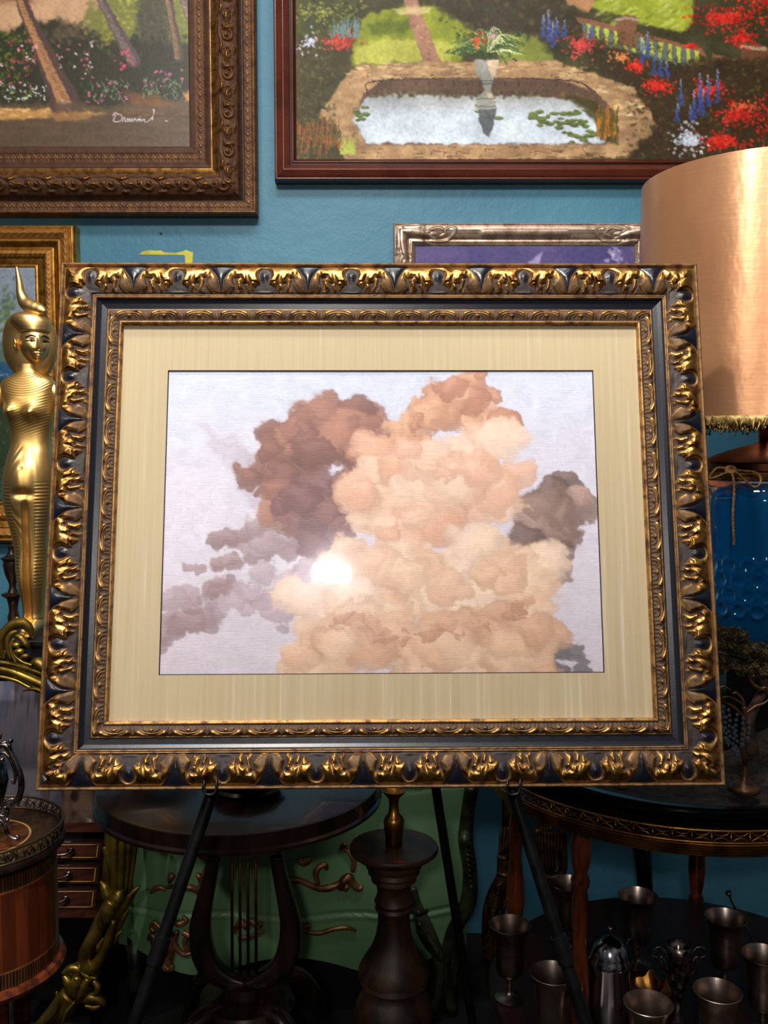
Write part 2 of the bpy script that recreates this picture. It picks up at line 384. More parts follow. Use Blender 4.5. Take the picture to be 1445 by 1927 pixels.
# ================================================================ THE ROOM
YW = 2.85
def structure(name, m, a, b):
    o = MB().box(a, b).build(name, m, None, False); o['kind'] = 'structure'; return o
def wall_material():
    m, nt, b = nmat('teal_wall_paint')
    t = nt.nodes.new('ShaderNodeTexNoise'); t.inputs['Scale'].default_value = 2.2; t.inputs['Detail'].default_value = 6
    tc = nt.nodes.new('ShaderNodeTexCoord'); nt.links.new(tc.outputs['Object'], t.inputs['Vector'])
    r = nt.nodes.new('ShaderNodeValToRGB'); r.color_ramp.elements[0].position = .35; r.color_ramp.elements[1].position = .65
    r.color_ramp.elements[0].color = rgb(62, 118, 144); r.color_ramp.elements[1].color = rgb(74, 132, 156)
    nt.links.new(t.outputs['Fac'], r.inputs[0]); nt.links.new(r.outputs[0], b.inputs['Base Color'])
    b.inputs['Roughness'].default_value = .5; b.inputs['Specular IOR Level'].default_value = .4
    add_bump(nt, b, 16, .55, .006, 5); add_bump(nt, b, 95, .3, .002, 3)
    return m
M['wall'] = wall_material()
wall = structure('wall_back', M['wall'], (-3.2, YW, -.02), (3.2, YW+.1, 3.4))
M['carpet'] = mat('dark_patterned_carpet', rgb(8, 8, 9), rgb(26, 21, 22), .95, 0, 7, .6, 160, lo=.52, hi=.6, detail=3)
structure('floor', M['carpet'], (-3.2, -1.5, -.05), (3.2, YW, 0))
# touched-up paint on the wall: an old yellow coat showing round a flat blue patch, and a nail hole
def flat_poly(name, pts, Y, m, parent=None, thick=.0006):
    V = [at(x, y, Y) for x, y in pts]; n = len(V)
    mb = MB(); mb.add([(p.x, p.y-thick, p.z) for p in V]+[(p.x, p.y+thick, p.z) for p in V], [tuple(range(n)), tuple(range(2*n-1, n-1, -1))]+[(i, (i+1) % n, n+(i+1) % n, n+i) for i in range(n)])
    return mb.build(name, m, parent, False)
M['yellow'] = mat('old_yellow_paint', rgb(214, 204, 62), rgb(190, 180, 50), .5, 0, 20, .3, 60)
M['patch'] = mat('flat_blue_touch_up', rgb(68, 124, 150), rgb(66, 120, 146), .55, 0, 3)
flat_poly('yellow_paint', [(256, 479), (264, 478), (268, 473), (283, 471), (296, 472), (302, 471), (309, 475), (330, 476), (344, 473), (350, 470), (356, 473), (363, 475), (362, 520), (350, 520), (348, 482), (345, 480)], YW-.0006, M['yellow'], wall)
flat_poly('touch_up_patch', [(254, 480.5), (345, 481), (348, 484), (350, 520), (252, 520)], YW-.0007, M['patch'], wall)
flat_poly('nail_hole', [(299, 438), (302, 437), (306, 440), (304, 443), (301, 441)], YW-.0008, M['paper_black'], wall)

# ================================================================ THE BIG FRAMED PICTURE ON ITS EASEL
Z0 = np.array([0, 0, CAMZ])
TL, TR, BR, BL = [np.array(p)+Z0 for p in ((-.55638, 1.68258, .31184), (.54507, 1.70173, .31355), (.54859, 1.50957, -.54800), (-.55286, 1.49043, -.54972))]
FU = (TR-TL); FW = np.linalg.norm(FU); FU /= FW; FV = BL-TL; FH = np.linalg.norm(FV); FV /= FH
FN = np.cross(FU, FV); FN /= np.linalg.norm(FN); FN = -FN if FN[1] > 0 else FN
def on_frame(px, py, off=0):
    d = np.array(at(px, py, 1.0))-Z0; o = TL+FN*off-Z0
    return Z0+d*((o@FN)/(d@FN))
def fuv(px, py, off=0):
    p = on_frame(px, py, off)-TL; return p@FU, p@FV
MW = .1075
def fr_prof(v):
    h = np.interp(v, [0, .005, .03, .055, .065, .10, .52, .53, .545, .56, .575, .59, .60, .66, .74, .755, .765, .775, .79, .93, .945, .965, .985, 1],
                  [.004, .010, .0125, .010, .006, .005, .006, .008, .0095, .008, .0095, .008, .005, .0015, -.0005, -.0005, .0025, .0015, .001, .001, .0025, .0035, .0025, .0])
    return h
BP = .149/.050
inner_t = Tile(1.19, 160)
for r, w in ((.40, .075), (.26, .05)):
    inner_t.stroke([(.595+r*math.cos(a), .80-r*1.35*math.sin(a)) for a in np.linspace(-.1, PI+.1, 11)], [w*.4, w*.8, w, w, w*.8, w*.4], 1)
inner_t.stroke([(.595, .60), (.596, .61)], .085, 1.2).stroke([(.595, .70), (.595, .86)], [.05, .03], 1)
inner_t.stroke([(.16, .62), (.20, .34), (.34, .13), (.50, .06)], [.04, .10, .11, .04], 1.1, True)
inner_t.stroke([(.08, .9), (.10, .55), (.04, .2)], [.04, .05, .03], .9, True)
inner_t.stroke([(0, .1), (0, .35)], [.05, .02], .8)
for k in range(9): inner_t.stroke([(.066+k*.132, .94), (.067+k*.132, .95)], .045, .9)
def ell_d(x, y, cx, cy, rx, ry, rot=0):
    dx = x-cx; dy = y-cy; c, s = math.cos(rot), math.sin(rot)
    return (1-np.sqrt(((dx*c+dy*s)/rx)**2+((-dx*s+dy*c)/ry)**2+1e-9))*min(rx, ry)
def big_orn(phase):
    def f(s, v, side):
        ph = phase[side]; y = (v-.065)/.465; inb = (y > 0) & (y < 1)
        y_ = np.clip(y, 0, 1)
        wx = (fbm(s/.015, v*7, 3, 2)-.5)*.045; wy = (fbm(s/.016, v*7+40, 8, 2)-.5)*.045
        X = np.mod((s-ph)/.050+BP/2, BP)-BP/2; h2 = BP/2
        sg = np.sign(X); A = np.abs(X)+wx; Yw = y_*.88+wy
        asym = np.where(sg > 0, .04, -.03)
        G = np.minimum(.60-Yw, 1.30-A)
        for cx, cy, r in ((.37, .64, .13), (.56, .70, .12), (.60, .82, .06), (.83, .66, .15), (.90, .82, .06)): G = np.maximum(G, ell_d(A+asym*.6, Yw, cx, cy, r, r*1.1))
        G = np.maximum(G, ell_d(A, Yw, h2, .40, .56, .54)); cup = ell_d(A, Yw, h2, .40, .56, .54)
        eye = np.maximum.reduce([ell_d(A+asym, Yw, .465, .70, .030, .11, .30), ell_d(A, Yw, .70, .69, .038, .14, .42), ell_d(A, Yw, .665, .57, .050, .035, 0), ell_d(A+asym, Yw, .99, .55, .050, .17, .30), ell_d(A, Yw, .95, .42, .070, .040, .3)])
        D = np.maximum.reduce([ell_d(A, Yw, 0, .30, .21, .20), np.minimum(.155-A+.0*Yw, np.minimum(Yw-.3, .85-Yw)), ell_d(A, Yw, 0, .76, .34, .17)])
        Vw = .44*np.clip(1-Yw/.86, 0, 1)**2.0+.012*(Yw < .8); Vd = Vw-np.abs(A-h2)
        Gm = sst(-.02, .03, G)*sst(.015, -.025, eye)*sst(.02, -.03, D)*sst(.015, -.02, Vd)
        Dm = sst(-.02, .04, D); Vm = sst(-.02, .03, Vd)
        bulge = np.sin(PI*np.clip(y_*.93+.035, 0, 1))**.62
        e = np.minimum(np.minimum(G, -eye), np.minimum(-D, -Vd)); rnd = np.sqrt(np.clip(e/.10, 0, 1)+1e-4)
        rib = np.sin((A*1.1-y_*.9)*11.5+.6)*sst(0, .22, e)*sst(1.25, 1.0, A)
        h = bulge*(.0075+.0085*Gm*rnd+.0004*rib*Gm)
        h = np.where(cup > 0, h+Gm*bulge*.0022*sst(.10, .0, cup)*sst(.4, .7, Yw), h)
        h += Dm*(.0035*np.exp(-((A/.12)**2+((Yw-.34)/.16)**2))+.003*np.exp(-((A/.3)**2+((Yw-.88)/.06)**2)))
        h += Vm*.0045*np.clip(1-(np.abs(A-h2)/(Vw+.03))**2, 0, 1)
        h += .0006*(fbm(s/.006, v*18, 5, 3)-.5)
        h = np.where(inb, h*sst(0, .06, y)*sst(1.0, .95, y), 0)
        gold = np.where(inb, Gm*(.25+.75*sst(.01, .07, e+.03*(fbm(s/.004, v*25, 11, 3)-.2))), 0)
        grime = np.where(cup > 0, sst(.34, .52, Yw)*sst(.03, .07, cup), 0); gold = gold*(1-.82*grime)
        blk = np.where(inb, np.maximum(Vm, Dm*(.45+.55*np.exp(-(((A)/.2)**2+((Yw-.36)/.22)**2)))+.0), 0)
        # smooth runs
        gold = np.maximum(gold, ((np.abs(v-.545) < .008) | (np.abs(v-.575) < .008))*.5); gold = np.maximum(gold, (v >= .755)*(v < .775)*.5); gold = np.maximum(gold, (v >= .955)*.6)
        gold = np.maximum(gold, (v < .062)*.3)
        cove = sst(.592, .6, v)*sst(.755, .747, v); blk = np.maximum(blk, cove); gold = gold*(1-cove)
        # inner running ornament
        y2 = (v-.78)/.155; in2 = (y2 > 0) & (y2 < 1); t = inner_t((s-.03)/.0502, np.clip(y2, 0, .999))
        h2_ = in2*(.0055*np.sin(PI*np.clip(y2, 0, 1))**.8*.7+t*.042*sst(0, .05, y2)*sst(1, .95, y2)); h = h+h2_
        gold = np.where(in2, .10+.75*sst(.04, .085, t)*sst(.98, .6, y2)+.0*t, gold)
        col = np.stack([gold, blk, np.zeros_like(gold)], -1)
        return h, col
    return f
M['bigframe'] = frame_mat('black_and_gold_moulding', rgb(62, 45, 36), rgb(220, 166, 92), rgb(18, 20, 31), rgb(104, 64, 36), .33, 60)
pic = thing('framed_picture', 'large framed print of peach clouds in carved black and gold frame on black easel', 'picture', tuple((BL+BR)/2))
moulding('frame_rail', TL, FU, FV, FN, FW, FH, MW, fr_prof, big_orn({'T': .053, 'L': .055, 'R': .060, 'B': .147}), M['bigframe'], pic, .00095, 128, back=.026)
def plane_box(name, u0, v0, u1, v1, off0, off1, m, parent, bev=False):
    V = [TL+FU*u+FV*v+FN*o for u in (u0, u1) for v in (v0, v1) for o in (off0, off1)]
    return MB().add(V, [(0, 1, 3, 2), (4, 6, 7, 5), (0, 4, 5, 1), (2, 3, 7, 6), (0, 2, 6, 4), (1, 5, 7, 3)]).build(name, m, parent, False)
# mat board with its window
OFM = -.0085
wu0, wv0 = fuv(316, 697, OFM); wu1, wv1 = fuv(1139, 1267, OFM)
wu0b, _ = fuv(300, 1269, OFM); wu1b, _ = fuv(1116, 699, OFM); wu0 = (wu0+wu0b)/2; wu1 = (wu1+wu1b)/2
m, nt, b = nmat('slub_silk_mat'); M['mat'] = m
tcn = nt.nodes.new('ShaderNodeTexCoord'); mp = nt.nodes.new('ShaderNodeMapping'); mp.inputs['Scale'].default_value = (150, 3, 3)
n1 = nt.nodes.new('ShaderNodeTexNoise'); n1.inputs['Scale'].default_value = 1; n1.inputs['Detail'].default_value = 4
nt.links.new(tcn.outputs['Object'], mp.inputs[0]); nt.links.new(mp.outputs[0], n1.inputs['Vector'])
r = nt.nodes.new('ShaderNodeValToRGB'); r.color_ramp.elements[0].position = .3; r.color_ramp.elements[0].color = rgb(186, 168, 132)
r.color_ramp.elements[1].position = .62; r.color_ramp.elements[1].color = rgb(194, 178, 146); e = r.color_ramp.elements.new(.74); e.color = rgb(208, 198, 172)
nt.links.new(n1.outputs['Fac'], r.inputs[0]); nt.links.new(r.outputs[0], b.inputs['Base Color']); b.inputs['Roughness'].default_value = .75
add_bump(nt, b, 300, .25, .0006)
i0 = MW-.004; mbm = MB()
def PP(u, v, o): return TL+FU*u+FV*v+FN*o
oc = [(i0, i0), (FW-i0, i0), (FW-i0, FH-i0), (i0, FH-i0)]; wc = [(wu0, wv0), (wu1, wv0), (wu1, wv1), (wu0, wv1)]; bv = .0013
wi = [(wu0+bv, wv0+bv), (wu1-bv, wv0+bv), (wu1-bv, wv1-bv), (wu0+bv, wv1-bv)]
mbm.add([PP(u, v, OFM) for u, v in oc]+[PP(u, v, OFM) for u, v in wc], [(i, (i+1) % 4, 4+(i+1) % 4, 4+i) for i in range(4)])
mbm.add([PP(u, v, OFM-.003) for u, v in oc]+[PP(u, v, OFM-.003) for u, v in wc], [(i, 4+i, 4+(i+1) % 4, (i+1) % 4) for i in range(4)])
mat_o = mbm.build('mat_board', M['mat'], pic, False)
M['bevel'] = mat('dark_mat_bevel', rgb(48, 36, 46), rgb(40, 30, 40), .6)
MB().add([PP(u, v, OFM+.0002) for u, v in wc]+[PP(u, v, OFM-.003) for u, v in wi], [(i, (i+1) % 4, 4+(i+1) % 4, 4+i) for i in range(4)]).build('window_bevel', M['bevel'], mat_o, False)
plane_box('backing_board', .01, .01, FW-.01, FH-.01, -.018, -.0125, mat('brown_backing', rgb(92, 70, 48)), pic)
# the print: a generic sky of peach, auburn and taupe clouds
def sky_print():
    p = Paint(0, 0, 840, 572, 1.6, (205, 206, 226))
    X, Y = p.X, p.Y; n = fbm(X/180, Y/120, 4, 4)
    top = np.array([196, 206, 230.]); mid = np.array([214, 208, 226.]); low = np.array([200, 190, 204.])
    t = np.clip(Y/572+.3*(n-.5), 0, 1)[..., None]
    p.a = np.where(t < .5, top+(mid-top)*t*2, mid+(low-mid)*(t-.5)*2)
    q = np.random.default_rng(12)
    def billow(pts, cols, r, edge, nn=60, sq=1.0):
        """overlapping cloud heads: light upper rims over warmer bodies"""
        for _ in range(nn):
            k = q.uniform(0, len(pts)-1.001); i = int(k); f = k-i
            x = pts[i][0]*(1-f)+pts[i+1][0]*f+q.normal()*r*.8; y = pts[i][1]*(1-f)+pts[i+1][1]*f+q.normal()*r*.55
            rr = r*q.uniform(.45, 1.1); c = np.array(cols[q.integers(len(cols))], float)
            p.ell(x, y, rr, rr*.8*sq, c*.88, .75, .12); p.ell(x-rr*.1, y-rr*.16, rr*.82, rr*.62*sq, c*1.03, .6, .4)
            p.ell(x-rr*.2, y-rr*.35, rr*.5, rr*.3*sq, np.clip(np.array(edge, float), 0, 255), .28, .9)
    # distant taupe bars, left
    p.poly([(60, 110), (110, 120), (170, 160), (215, 200), (205, 270), (190, 290), (150, 230), (95, 160)], (188, 178, 196), 8, 8, .75, 3)
    billow([(0, 520), (90, 430), (160, 350), (240, 310)], [(160, 134, 142), (172, 148, 158), (150, 122, 128)], 34, (206, 190, 202), 46, .7)
    billow([(180, 420), (240, 440), (270, 400)], [(176, 152, 166), (186, 164, 178)], 30, (214, 200, 214), 26, .8)
    # brown thunderhead, right
    billow([(770, 250), (740, 300), (720, 360), (700, 430)], [(120, 92, 84), (92, 70, 66), (176, 140, 132), (140, 108, 98)], 34, (200, 166, 154), 50)
    billow([(720, 540), (790, 570)], [(96, 90, 96)], 24, (130, 122, 126), 14)
    # auburn heads
    billow([(215, 230), (250, 150), (330, 110), (390, 150)], [(146, 92, 80), (122, 74, 66), (172, 114, 94), (110, 66, 62)], 40, (196, 140, 116), 95)
    billow([(250, 260), (300, 300), (340, 240)], [(112, 72, 74), (132, 88, 84)], 36, (168, 126, 120), 40)
    billow([(480, 130), (520, 70), (590, 50), (650, 110)], [(198, 142, 112), (176, 116, 92), (220, 166, 132)], 30, (236, 190, 152), 80)
    # peach bank
    billow([(400, 190), (450, 250), (480, 320)], [(240, 190, 156), (228, 170, 138), (244, 204, 176)], 44, (250, 222, 202), 60)
    billow([(510, 160), (560, 230), (610, 180), (560, 290)], [(240, 196, 168), (246, 208, 184), (230, 176, 148)], 46, (252, 226, 208), 60)
    billow([(300, 420), (420, 400), (520, 420), (620, 380), (690, 420)], [(238, 196, 164), (228, 180, 146), (246, 212, 188)], 52, (252, 228, 206), 110)
    billow([(280, 540), (400, 500), (520, 540), (640, 500), (700, 540)], [(222, 176, 142), (206, 156, 122), (232, 190, 158)], 46, (244, 206, 176), 110)
    billow([(330, 470), (450, 500), (600, 490), (690, 450)], [(196, 142, 110), (214, 162, 130)], 20, (226, 180, 150), 40, .6)
    n2 = fbm(X/26, Y/20, 9, 4); p.a = p.a*(1+.10*(n2[..., None]-.5))
    p.mottle(5, 5, 31)
    lam = .5*fbm(X/30, Y/1.7, 77, 2); p.a = p.a*(1+.10*(lam[..., None]-.25)); p.a = np.clip(p.a*.86+255*.13, 0, 255)
    return p
pr = sky_print()
nu, nv_ = 520, 356; uu, vv = np.meshgrid(np.linspace(wu0-.004, wu1+.004, nu), np.linspace(wv0-.004, wv1+.004, nv_))
cx_ = (uu-wu0)/(wu1-wu0)*840; cy_ = (vv-wv0)/(wv1-wv0)*572
wpx = (fbm(cx_/34, cy_/30, 61, 5)-.5)*46+(fbm(cx_/8, cy_/8, 71, 3)-.5)*9; wpy = (fbm(cx_/34, cy_/26, 91, 5)-.5)*40+(fbm(cx_/8, cy_/8, 81, 3)-.5)*8
cc = pr.sample(cx_+wpx, cy_+wpy)
wav = .0007*(fbm(uu*9, vv*5, 2, 2)-.5)
Pg = TL+FU*uu[..., None]+FV*vv[..., None]+FN*(-.0118+wav)[..., None]
grid_mesh('cloud_print', Pg, attr_mat('print_paper', .45, .35, 1, .5, (40, 40, 900)), pic, cc)
# glazing
m, nt, b = nmat('picture_glass'); M['glass'] = m; nt.nodes.remove(b); out = nt.nodes['Material Output']
g1 = nt.nodes.new('ShaderNodeBsdfGlossy'); g1.inputs['Roughness'].default_value = .03; g2 = nt.nodes.new('ShaderNodeBsdfGlossy'); g2.inputs['Roughness'].default_value = .17
g2.inputs['Color'].default_value = (.8, .82, 1, 1)
tr = nt.nodes.new('ShaderNodeBsdfTransparent'); m1 = nt.nodes.new('ShaderNodeMixShader'); m1.inputs[0].default_value = .38; m2 = nt.nodes.new('ShaderNodeMixShader')
lw = nt.nodes.new('ShaderNodeFresnel'); lw.inputs['IOR'].default_value = 1.45
nt.links.new(g1.outputs[0], m1.inputs[1]); nt.links.new(g2.outputs[0], m1.inputs[2]); nt.links.new(lw.outputs[0], m2.inputs[0])
nt.links.new(tr.outputs[0], m2.inputs[1]); nt.links.new(m1.outputs[0], m2.inputs[2]); nt.links.new(m2.outputs[0], out.inputs[0])
def glass_bump():
    t = nt.nodes.new('ShaderNodeTexNoise'); t.inputs['Scale'].default_value = 9; bp = nt.nodes.new('ShaderNodeBump'); bp.inputs['Strength'].default_value = .12; bp.inputs['Distance'].default_value = .004
    tcg = nt.nodes.new('ShaderNodeTexCoord'); nt.links.new(tcg.outputs['Object'], t.inputs['Vector']); nt.links.new(t.outputs[0], bp.inputs['Height'])
    for g in (g1, g2): nt.links.new(bp.outputs[0], g.inputs['Normal'])
glass_bump()
gl = MB().add([PP(u, v, -.0045) for u, v in oc], [(0, 1, 2, 3)]).build('glass_pane', M['glass'], pic, False)

# easel: two legs leaning with the picture, a rear leg, an apex block and two wire hooks
def pl(u, v, o): return Vector(tuple(PP(u, v, o)))
easel = thing('display_easel', 'black iron tripod easel with two wire hooks holding the big gold framed picture', 'easel', (0.0, 1.42, 0.0))
ofs = -.050
def leg_pt(px, py): return Vector(tuple(on_frame(px, py, ofs)))
for (ax, ay), (bx, by) in (((396, 1500), (252, 1927)), ((968, 1500), (1102, 1927))):
    A = leg_pt(ax, ay); B = leg_pt(bx, by); d = (B-A)
    foot = A+d*((A.z-.005)/(A.z-B.z)); apex = A-d*(( (at(0, 640, 1.7).z-A.z))/(A.z-B.z))
    mb = MB(); mb.tube([apex, foot], [.0105, .0105], 12)
    lg = mb.build('leg', M['iron'], easel, True, 40)
    MB().tube([foot+Vector((0, 0, .04)), foot+Vector((0, 0, 0))-Vector((0, 0, .004))], [.014, .015], 12).build('rubber_foot', M['iron'], lg, True, 40)
    jn = A+d*.62; MB().tube([jn, jn+d*.12], [.0135, .0135], 12).build('joint_collar', M['iron'], lg, True, 40)
apx = leg_pt(690, 640)
apb = apx-Vector(tuple(FN))*.022; rf = at(915, 2094, 2.05); rf.z = .004
MB().tube([apb, rf], .0095, 12).build('leg', M['iron'], easel, True, 40)
MB().tube([apx+Vector((-.09, 0, 0)), apx+Vector((.09, .0, 0))], .012, 12).tube([apx, apb], .012, 10).build('apex_block', M['iron'], easel, True, 40)
for hx in (394, 965):
    pts = [(hx-9, 1467, .014), (hx-11, 1478, .018), (hx-12, 1484, .018), (hx-8, 1493, .018), (hx, 1496, .018), (hx+9, 1493, .018), (hx+13, 1484, .018), (hx+13, 1476, .018), (hx+14, 1466, .014)]
    P = [Vector(tuple(on_frame(x, y, o))) for x, y, o in pts]
    mb = MB().tube([Vector(q) for q in spline(P, 40)], .0022, 8)
    c = Vector(tuple(on_frame(hx, 1497, .016)))
    mb.tube([c, Vector(tuple(on_frame(hx+2, 1497, ofs)))], .004, 8)
    mb.build('wire_hook', M['iron'], easel, True)
# ================================================================ PICTURES ON THE WALL
def px_canvas(name, p, x0, y0, x1, y1, Y, m, parent, step=1.6, bump=0):
    """flat canvas whose outline is given on the wall plane; colours come from the painted canvas p"""
    a = at(x0, y0, Y); b = at(x1, y1, Y); nx = int(abs(x1-x0)/step); ny = int(abs(y1-y0)/step)
    X, Z = np.meshgrid(np.linspace(a.x, b.x, nx), np.linspace(a.z, b.z, ny)); P = np.stack([X, np.full_like(X, Y), Z], -1)
    px, py = px_of(P); c = p.sample(px+(fbm(px/6, py/6, 5, 3)-.5)*5, py+(fbm(px/6, py/6, 25, 3)-.5)*4)
    return grid_mesh(name, P, m, parent, c)
def wall_frame(name, x0, y0, x1, y1, Y, width, prof, orn, m, parent, step, nv, sides, back=.02):
    a = at(x0, y0, Y); b = at(x1, y1, Y)
    xl, xr, zt, zb = min(a.x, b.x), max(a.x, b.x), max(a.z, b.z), min(a.z, b.z)
    return moulding(name, (xl, Y, zt), (1, 0, 0), (0, 0, -1), (0, -1, 0), xr-xl, zt-zb, width, prof, orn, m, parent, step, nv, back=back, sides=sides)
def plain(gold=1.0, blk=0.0):
    def f(s, v, side): return np.zeros_like(s), np.stack([np.full_like(s, gold), np.full_like(s, blk), np.zeros_like(s)], -1)
    return f
CANVAS = attr_mat('oil_canvas', .5, .2, 160, .2)
# ---- garden with pond (top right)
def garden():
    p = Paint(540, -190, 1560, 306, 1.6, (70, 68, 46)); X, Y = p.X, p.Y
    G1, G2, G3 = (66, 66, 40), (92, 88, 54), (50, 48, 36)
    p.a *= (.75+.5*fbm(X/40, Y/30, 2, 4))[..., None]
    p.poly([(540, -190), (1560, -190), (1560, -60), (540, -60)], (170, 176, 150), 30, 20, .8)
    # lawn with its brick path
    p.poly([(655, 122), (672, 60), (690, 25), (760, 12), (830, 8), (900, 20), (890, 60), (860, 118)], (132, 140, 48), 4, 8)
    p.poly([(665, 118), (668, 88), (720, 72), (860, 80), (850, 118)], (174, 174, 84), 6, 10, .9)
    p.poly([(690, 45), (740, 35), (790, 40), (760, 62), (700, 66)], (84, 96, 34), 6, 8, .7)
    p.poly([(940, 70), (1000, 60), (1050, 118), (940, 118)], (140, 150, 70), 8, 8, .8)
    p.poly([(748, -40), (770, -40), (808, 60), (830, 118), (800, 124), (776, 60)], (156, 118, 96), 2, 2)
    p.dabs(70, 750, -30, 825, 120, [(112, 82, 66), (190, 150, 124)], (2, 5), .5, (0, .4), .45, lambda x, y: abs(x-(757+(y+40)*.37)) < 13, 'r')
    p.poly([(740, 16), (812, 12), (806, 26), (750, 28)], (206, 186, 140), 3, 4, .7)
    # banks of dark shrubs
    p.poly([(545, -40), (690, -40), (670, 20), (660, 60), (600, 80), (545, 100)], (74, 76, 46), 6, 12)
    p.poly([(830, -60), (1100, -60), (1100, 60), (1040, 80), (980, 60), (880, 50), (820, 10)], (66, 58, 44), 8, 10)
    p.dabs(420, 545, -120, 690, 60, [(92, 98, 52), (60, 58, 38), (140, 146, 74), (50, 48, 34)], (2, 6), .5, (0, PI), .6, None, 'r')
    p.dabs(380, 830, -120, 1110, 70, [(74, 66, 50), (56, 50, 40), (96, 84, 60), (60, 76, 48)], (3, 7), .6, (0, PI), .5, None, 'r')
    p.dabs(90, 565, 5, 650, 40, [(176, 178, 92), (150, 156, 74)], (1.5, 3), .5, (0, PI), .7)
    # paving
    ring = [(600, 215), (640, 160), (668, 122), (820, 116), (1050, 114), (1120, 140), (1190, 165), (1222, 205), (1240, 240), (1180, 297), (650, 304), (640, 250)]
    def pav(x, y):
        n = fbm(x/22, y/10, 6, 4)[..., None]; return np.array([134, 104, 78.])*(1-n)+np.array([196, 164, 120.])*n
    p.poly(ring, pav, 3, 5)
    for k in range(140):
        x = p.r.uniform(610, 1220); y = p.r.choice([p.r.uniform(120, 148), p.r.uniform(275, 300), p.r.uniform(120, 300)])
        p.line([(x, y), (x+p.r.uniform(6, 22), y+p.r.uniform(-2, 3))], .7, (96, 72, 54), .6)
        if k % 2: p.line([(x, y), (x+p.r.uniform(-3, 5), y+p.r.uniform(5, 10))], .7, (92, 70, 54), .6)
    p.dabs(60, 640, 118, 1100, 150, [(226, 200, 150), (210, 180, 132)], (5, 12), .25, (-.1, .1), .45, None, 'r')
    p.dabs(26, 1090, 160, 1230, 220, [(222, 196, 150)], (5, 12), .25, (-.1, .1), .6, None, 'r')
    # pool wall and water
    p.poly([(665, 228), (684, 178), (720, 150), (780, 148), (1050, 150), (1120, 172), (1152, 205), (1165, 250), (1140, 272), (690, 273)], (98, 78, 64), 2, 1.5)
    for k in range(16): p.line([(710+k*24, 152), (712+k*24, 163)], .7, (60, 48, 42), .8)
    p.line([(690, 176), (722, 151), (1050, 150), (1120, 172)], 1.3, (76, 60, 56), .8)
    def wat(x, y):
        n = fbm(x/90, y/30, 9, 3)[..., None]; t = sst(170, 230, y)[..., None]
        return (np.array([150, 152, 150.])*(1-t)+np.array([196, 208, 220.])*t)*(1-.12*n)+np.array([214, 220, 216.])*.12*n
    p.poly([(663, 226), (690, 184), (740, 176), (900, 180), (1010, 180), (1080, 190), (1125, 215), (1140, 250), (1140, 268), (1060, 271), (690, 270)], wat, 3, 5)
    p.dabs(150, 690, 172, 1090, 182, [(92, 80, 56), (112, 100, 66), (76, 62, 50)], (3, 7), .5, (0, PI), .6, None, 'r')
    p.poly([(1060, 180), (1120, 190), (1165, 240), (1160, 275), (1130, 262), (1110, 220)], (70, 66, 38), 4, 8, .85)
    def pads(n, x0, y0, x1, y1):
        for _ in range(n):
            x, y = p.r.uniform(x0, x1), p.r.uniform(y0, y1); w = p.r.uniform(4, 9); p.ell(x+1, y+1.5, w, w*.35, (64, 70, 44)); p.ell(x, y, w, w*.35, (112, 126, 72))
    pads(34, 1012, 206, 1110, 240); pads(16, 1060, 245, 1130, 266); pads(8, 665, 200, 690, 238); pads(12, 880, 190, 950, 222); pads(6, 1000, 212, 1030, 230)
    # urn, its reflection and spray of plants
    p.poly([(900, 205), (934, 205), (930, 235), (920, 258), (908, 250), (902, 225)], (86, 92, 92), 2, 3, .9)
    p.poly([(892, 112), (940, 112), (934, 140), (926, 152), (922, 170), (930, 184), (934, 205), (896, 206), (898, 184), (910, 170), (906, 152), (896, 138)], (146, 146, 138), 1.5, 1)
    p.poly([(916, 112), (938, 112), (934, 138), (924, 150)], (206, 180, 146), 2, 1.5, .8); p.poly([(914, 172), (926, 178), (932, 190), (918, 186)], (196, 178, 140), 2, 1, .7)
    for y in (152, 158, 186, 200): p.line([(898 if y > 180 else 904, y), (932 if y > 180 else 928, y)], .9, (84, 92, 96), .8)
    p.dabs(260, 858, 55, 975, 112, [(52, 74, 44), (70, 92, 52), (44, 58, 40)], (2, 6), .4, (0, PI), .8)
    for k in range(190):
        a = p.r.uniform(-PI, 0); L = p.r.uniform(20, 72); c = [(86, 110, 60), (168, 178, 116), (206, 206, 160), (64, 88, 52)][p.r.integers(4)]
        if math.cos(a) < 0 and sum(c) > 420 and p.r.uniform() < .6: c = (80, 104, 58)
        p.line([(918, 98), (918+L*.6*math.cos(a), 96+L*.62*math.sin(a)), (918+L*math.cos(a)*1.15, 104+L*.62*math.sin(a))], [1.2, 1, .5], c, .7)
    p.dabs(40, 885, 62, 915, 92, [(206, 76, 40), (190, 90, 60)], (1.5, 3), .8, (0, PI), .8); p.dabs(16, 900, 50, 950, 85, [(206, 166, 176)], (1.5, 3), .8)
    # hillside, balustrade, piers
    p.poly([(1070, -60), (1320, -60), (1300, 40), (1285, 62), (1220, 48), (1130, 20), (1110, 12)], (150, 160, 56), 4, 6)
    p.dabs(60, 1120, -40, 1300, 50, [(196, 200, 110), (110, 128, 38)], (6, 16), .25, (-.6, -.3), .6, None, 'r')
    p.poly([(1050, -40), (1150, -40), (1110, 22), (1070, 10)], (170, 128, 92), 4, 6)
    p.poly([(1085, 30), (1160, 50), (1320, 92), (1330, 106), (1160, 66), (1085, 42)], (138, 96, 72), 2, 2)
    for k in range(13):
        x = 1098+k*17; y = 42+k*4.3; p.poly([(x+5, y+2), (x+13, y+4), (x+13, y+36), (x+5, y+32)], (176, 186, 78), 1.5, 2); p.poly([(x-3, y), (x+4, y+2), (x+5, y+38), (x-3, y+34)], (104, 112, 112), 1.2, 1)
